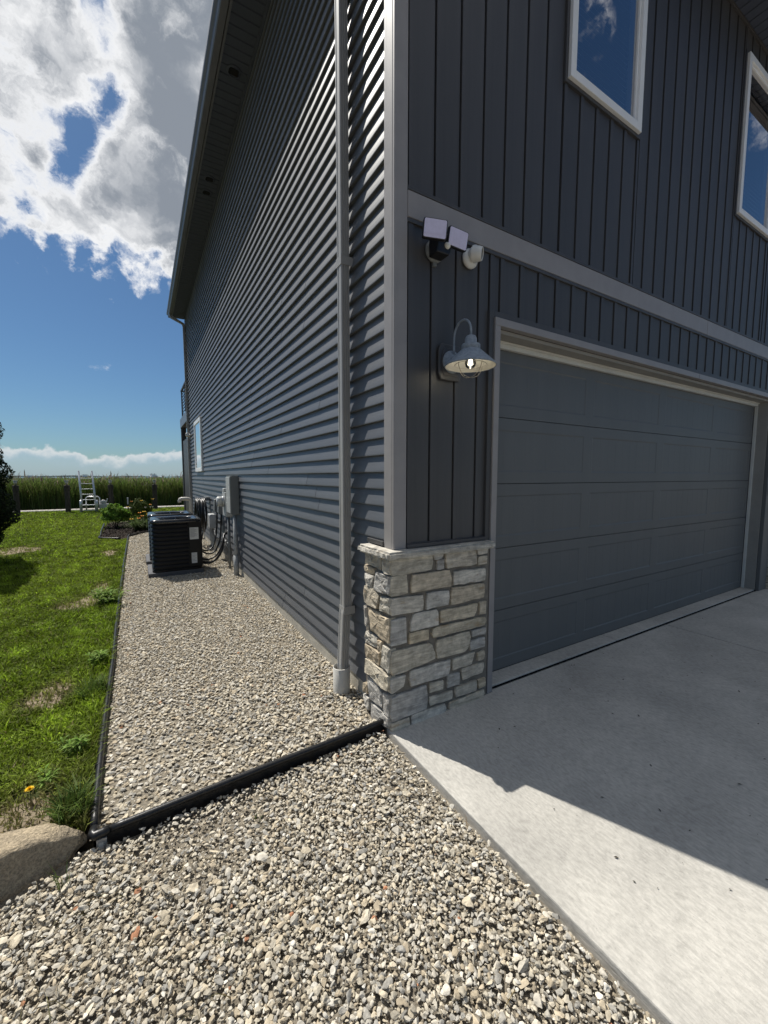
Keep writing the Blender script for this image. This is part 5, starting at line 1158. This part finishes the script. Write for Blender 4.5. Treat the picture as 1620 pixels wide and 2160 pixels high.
# strip along the house
for ya, yb, sub, lays in ((0.06, 1.1, 2, ((0.020, 0.012, 0.027, -0.006), (0.028, 0.020, 0.039, 0.000))), (1.1, 2.2, 1, ((0.020, 0.012, 0.027, -0.006), (0.028, 0.020, 0.038, 0.000))), (2.2, 5.2, 1, ((0.021, 0.016, 0.030, -0.005), (0.030, 0.022, 0.038, 0.001))), (5.2, 11.2, 1, ((0.030, 0.028, 0.042, -0.003),))):
    for li, (step, smin, smax, zo) in enumerate(lays):
        x_, y_ = scatter(-1.56, 0.10, ya, yb, step, int(ya * 10) + li + 7); r_ = np.random.default_rng(int(ya * 10) + li + 70)
        ok = (x_ > -1.425 - 0.0125 * y_ + 0.012) & (x_ < 0.075) & (y_ > edge_front(x_) + 0.022) & ((x_ < -0.01) | (y_ > 0.33)) & (np.hypot(x_ + 0.036, y_ - DY + .004) > 0.063)
        ok &= (y_ < 10.0 + (x_ + 1.55) * 1.75)
        for (ax, ay, _l) in AC: ok &= ~((np.abs(x_ - ax + 0.015) < 0.40) & (np.abs(y_ - ay - .02) < 0.42))
        ok &= r_.uniform(0, 1, len(x_)) < 0.93
        x_, y_ = x_[ok], y_[ok]; n = len(x_)
        parts.append(stones(x_, y_, zo + r_.normal(0, 0.003, n) - 0.006 + 0.012 * (vnoise(x_ * 4, y_ * 4, 33) - .5), r_.uniform(smin, smax, n), sub if li == 1 else 1, 200 + int(ya * 10) + li))
for (nm, lab, ps) in (('apron_gravel', 'loose pale gravel stones in front of the edging', parts[:4]), ('strip_gravel', 'small pale gravel stones filling the strip beside the house', parts[4:])):
    nv = 0; Vs, Fs, Ts = [], [], []
    for V, F, T in ps: Vs.append(V); Fs.append(F + nv); Ts.append(T); nv += len(V)
    tag(link(nm, np_mesh(nm, np.concatenate(Vs), np.concatenate(Fs), 'gravel', np.concatenate(Ts))), lab, 'gravel', None, 'stuff')

# dry leaf crumbs on the driveway
n = 420; r_ = np.random.default_rng(3); x_ = r_.uniform(0.3, 5.6, n); y_ = -0.02 - 2.2 * r_.uniform(0, 1, n) ** 1.4
V, F, T = leaves(np.c_[x_, y_, np.full(n, 0.004)], np.tile([0, 0, 3.0], (n, 1)), 0.004 + 0.018 * r_.uniform(0, 1, n) ** 3, jit((0.06, 0.052, 0.042), n, 0.3, 4), 5, 0.45)
V[:, 2] = np.clip(V[:, 2], 0.0015, 0.008)
tag(link('leaf_litter', np_mesh('leaf_litter', V, F, 'gravel', T)), 'scattered crumbs of dry leaf on the driveway', 'leaf litter', None, 'stuff')

# dry straw and a few thin weeds caught in the stones
n = 900; r_ = np.random.default_rng(91); x_ = -0.02 - 2.0 * r_.uniform(0, 1, n) ** 0.7; y_ = -0.10 - 1.4 * r_.uniform(0, 1, n); ok = (x_ < -1.0) | (r_.uniform(0, 1, n) < 0.12); x_, y_ = x_[ok], y_[ok]; n = len(x_)
V, F, T = blades(x_, y_, np.full(n, GZ + 0.004), r_.uniform(0.02, 0.07, n), r_.uniform(0.0012, 0.0028, n), r_.uniform(0.9, 1.4, n), jit((0.24, 0.19, 0.10), n, 0.3, 92), 93, 0.9)
tag(link('dry_straw', np_mesh('dry_straw', V, F, 'leaf', T)), 'dry straw and leaf scraps lying among the gravel', 'straw', None, 'stuff')
for i, (x, y, l) in enumerate(((-1.50, -0.13, 'thin grass stalks leaning in front of the boulder'), (-0.80, -0.17, 'tiny grass sprout in the gravel in front of the edging'), (-1.02, -0.62, 'tiny grass sprout low in the foreground gravel'))):
    plant_tuft('grass_sprout', l, 'grass', (x, y, GZ), 9 if i == 0 else 6, 0.12 if i == 0 else 0.04, 0.0035, 0.6, (0.11, 0.15, 0.04), 95 + i, 0.02)
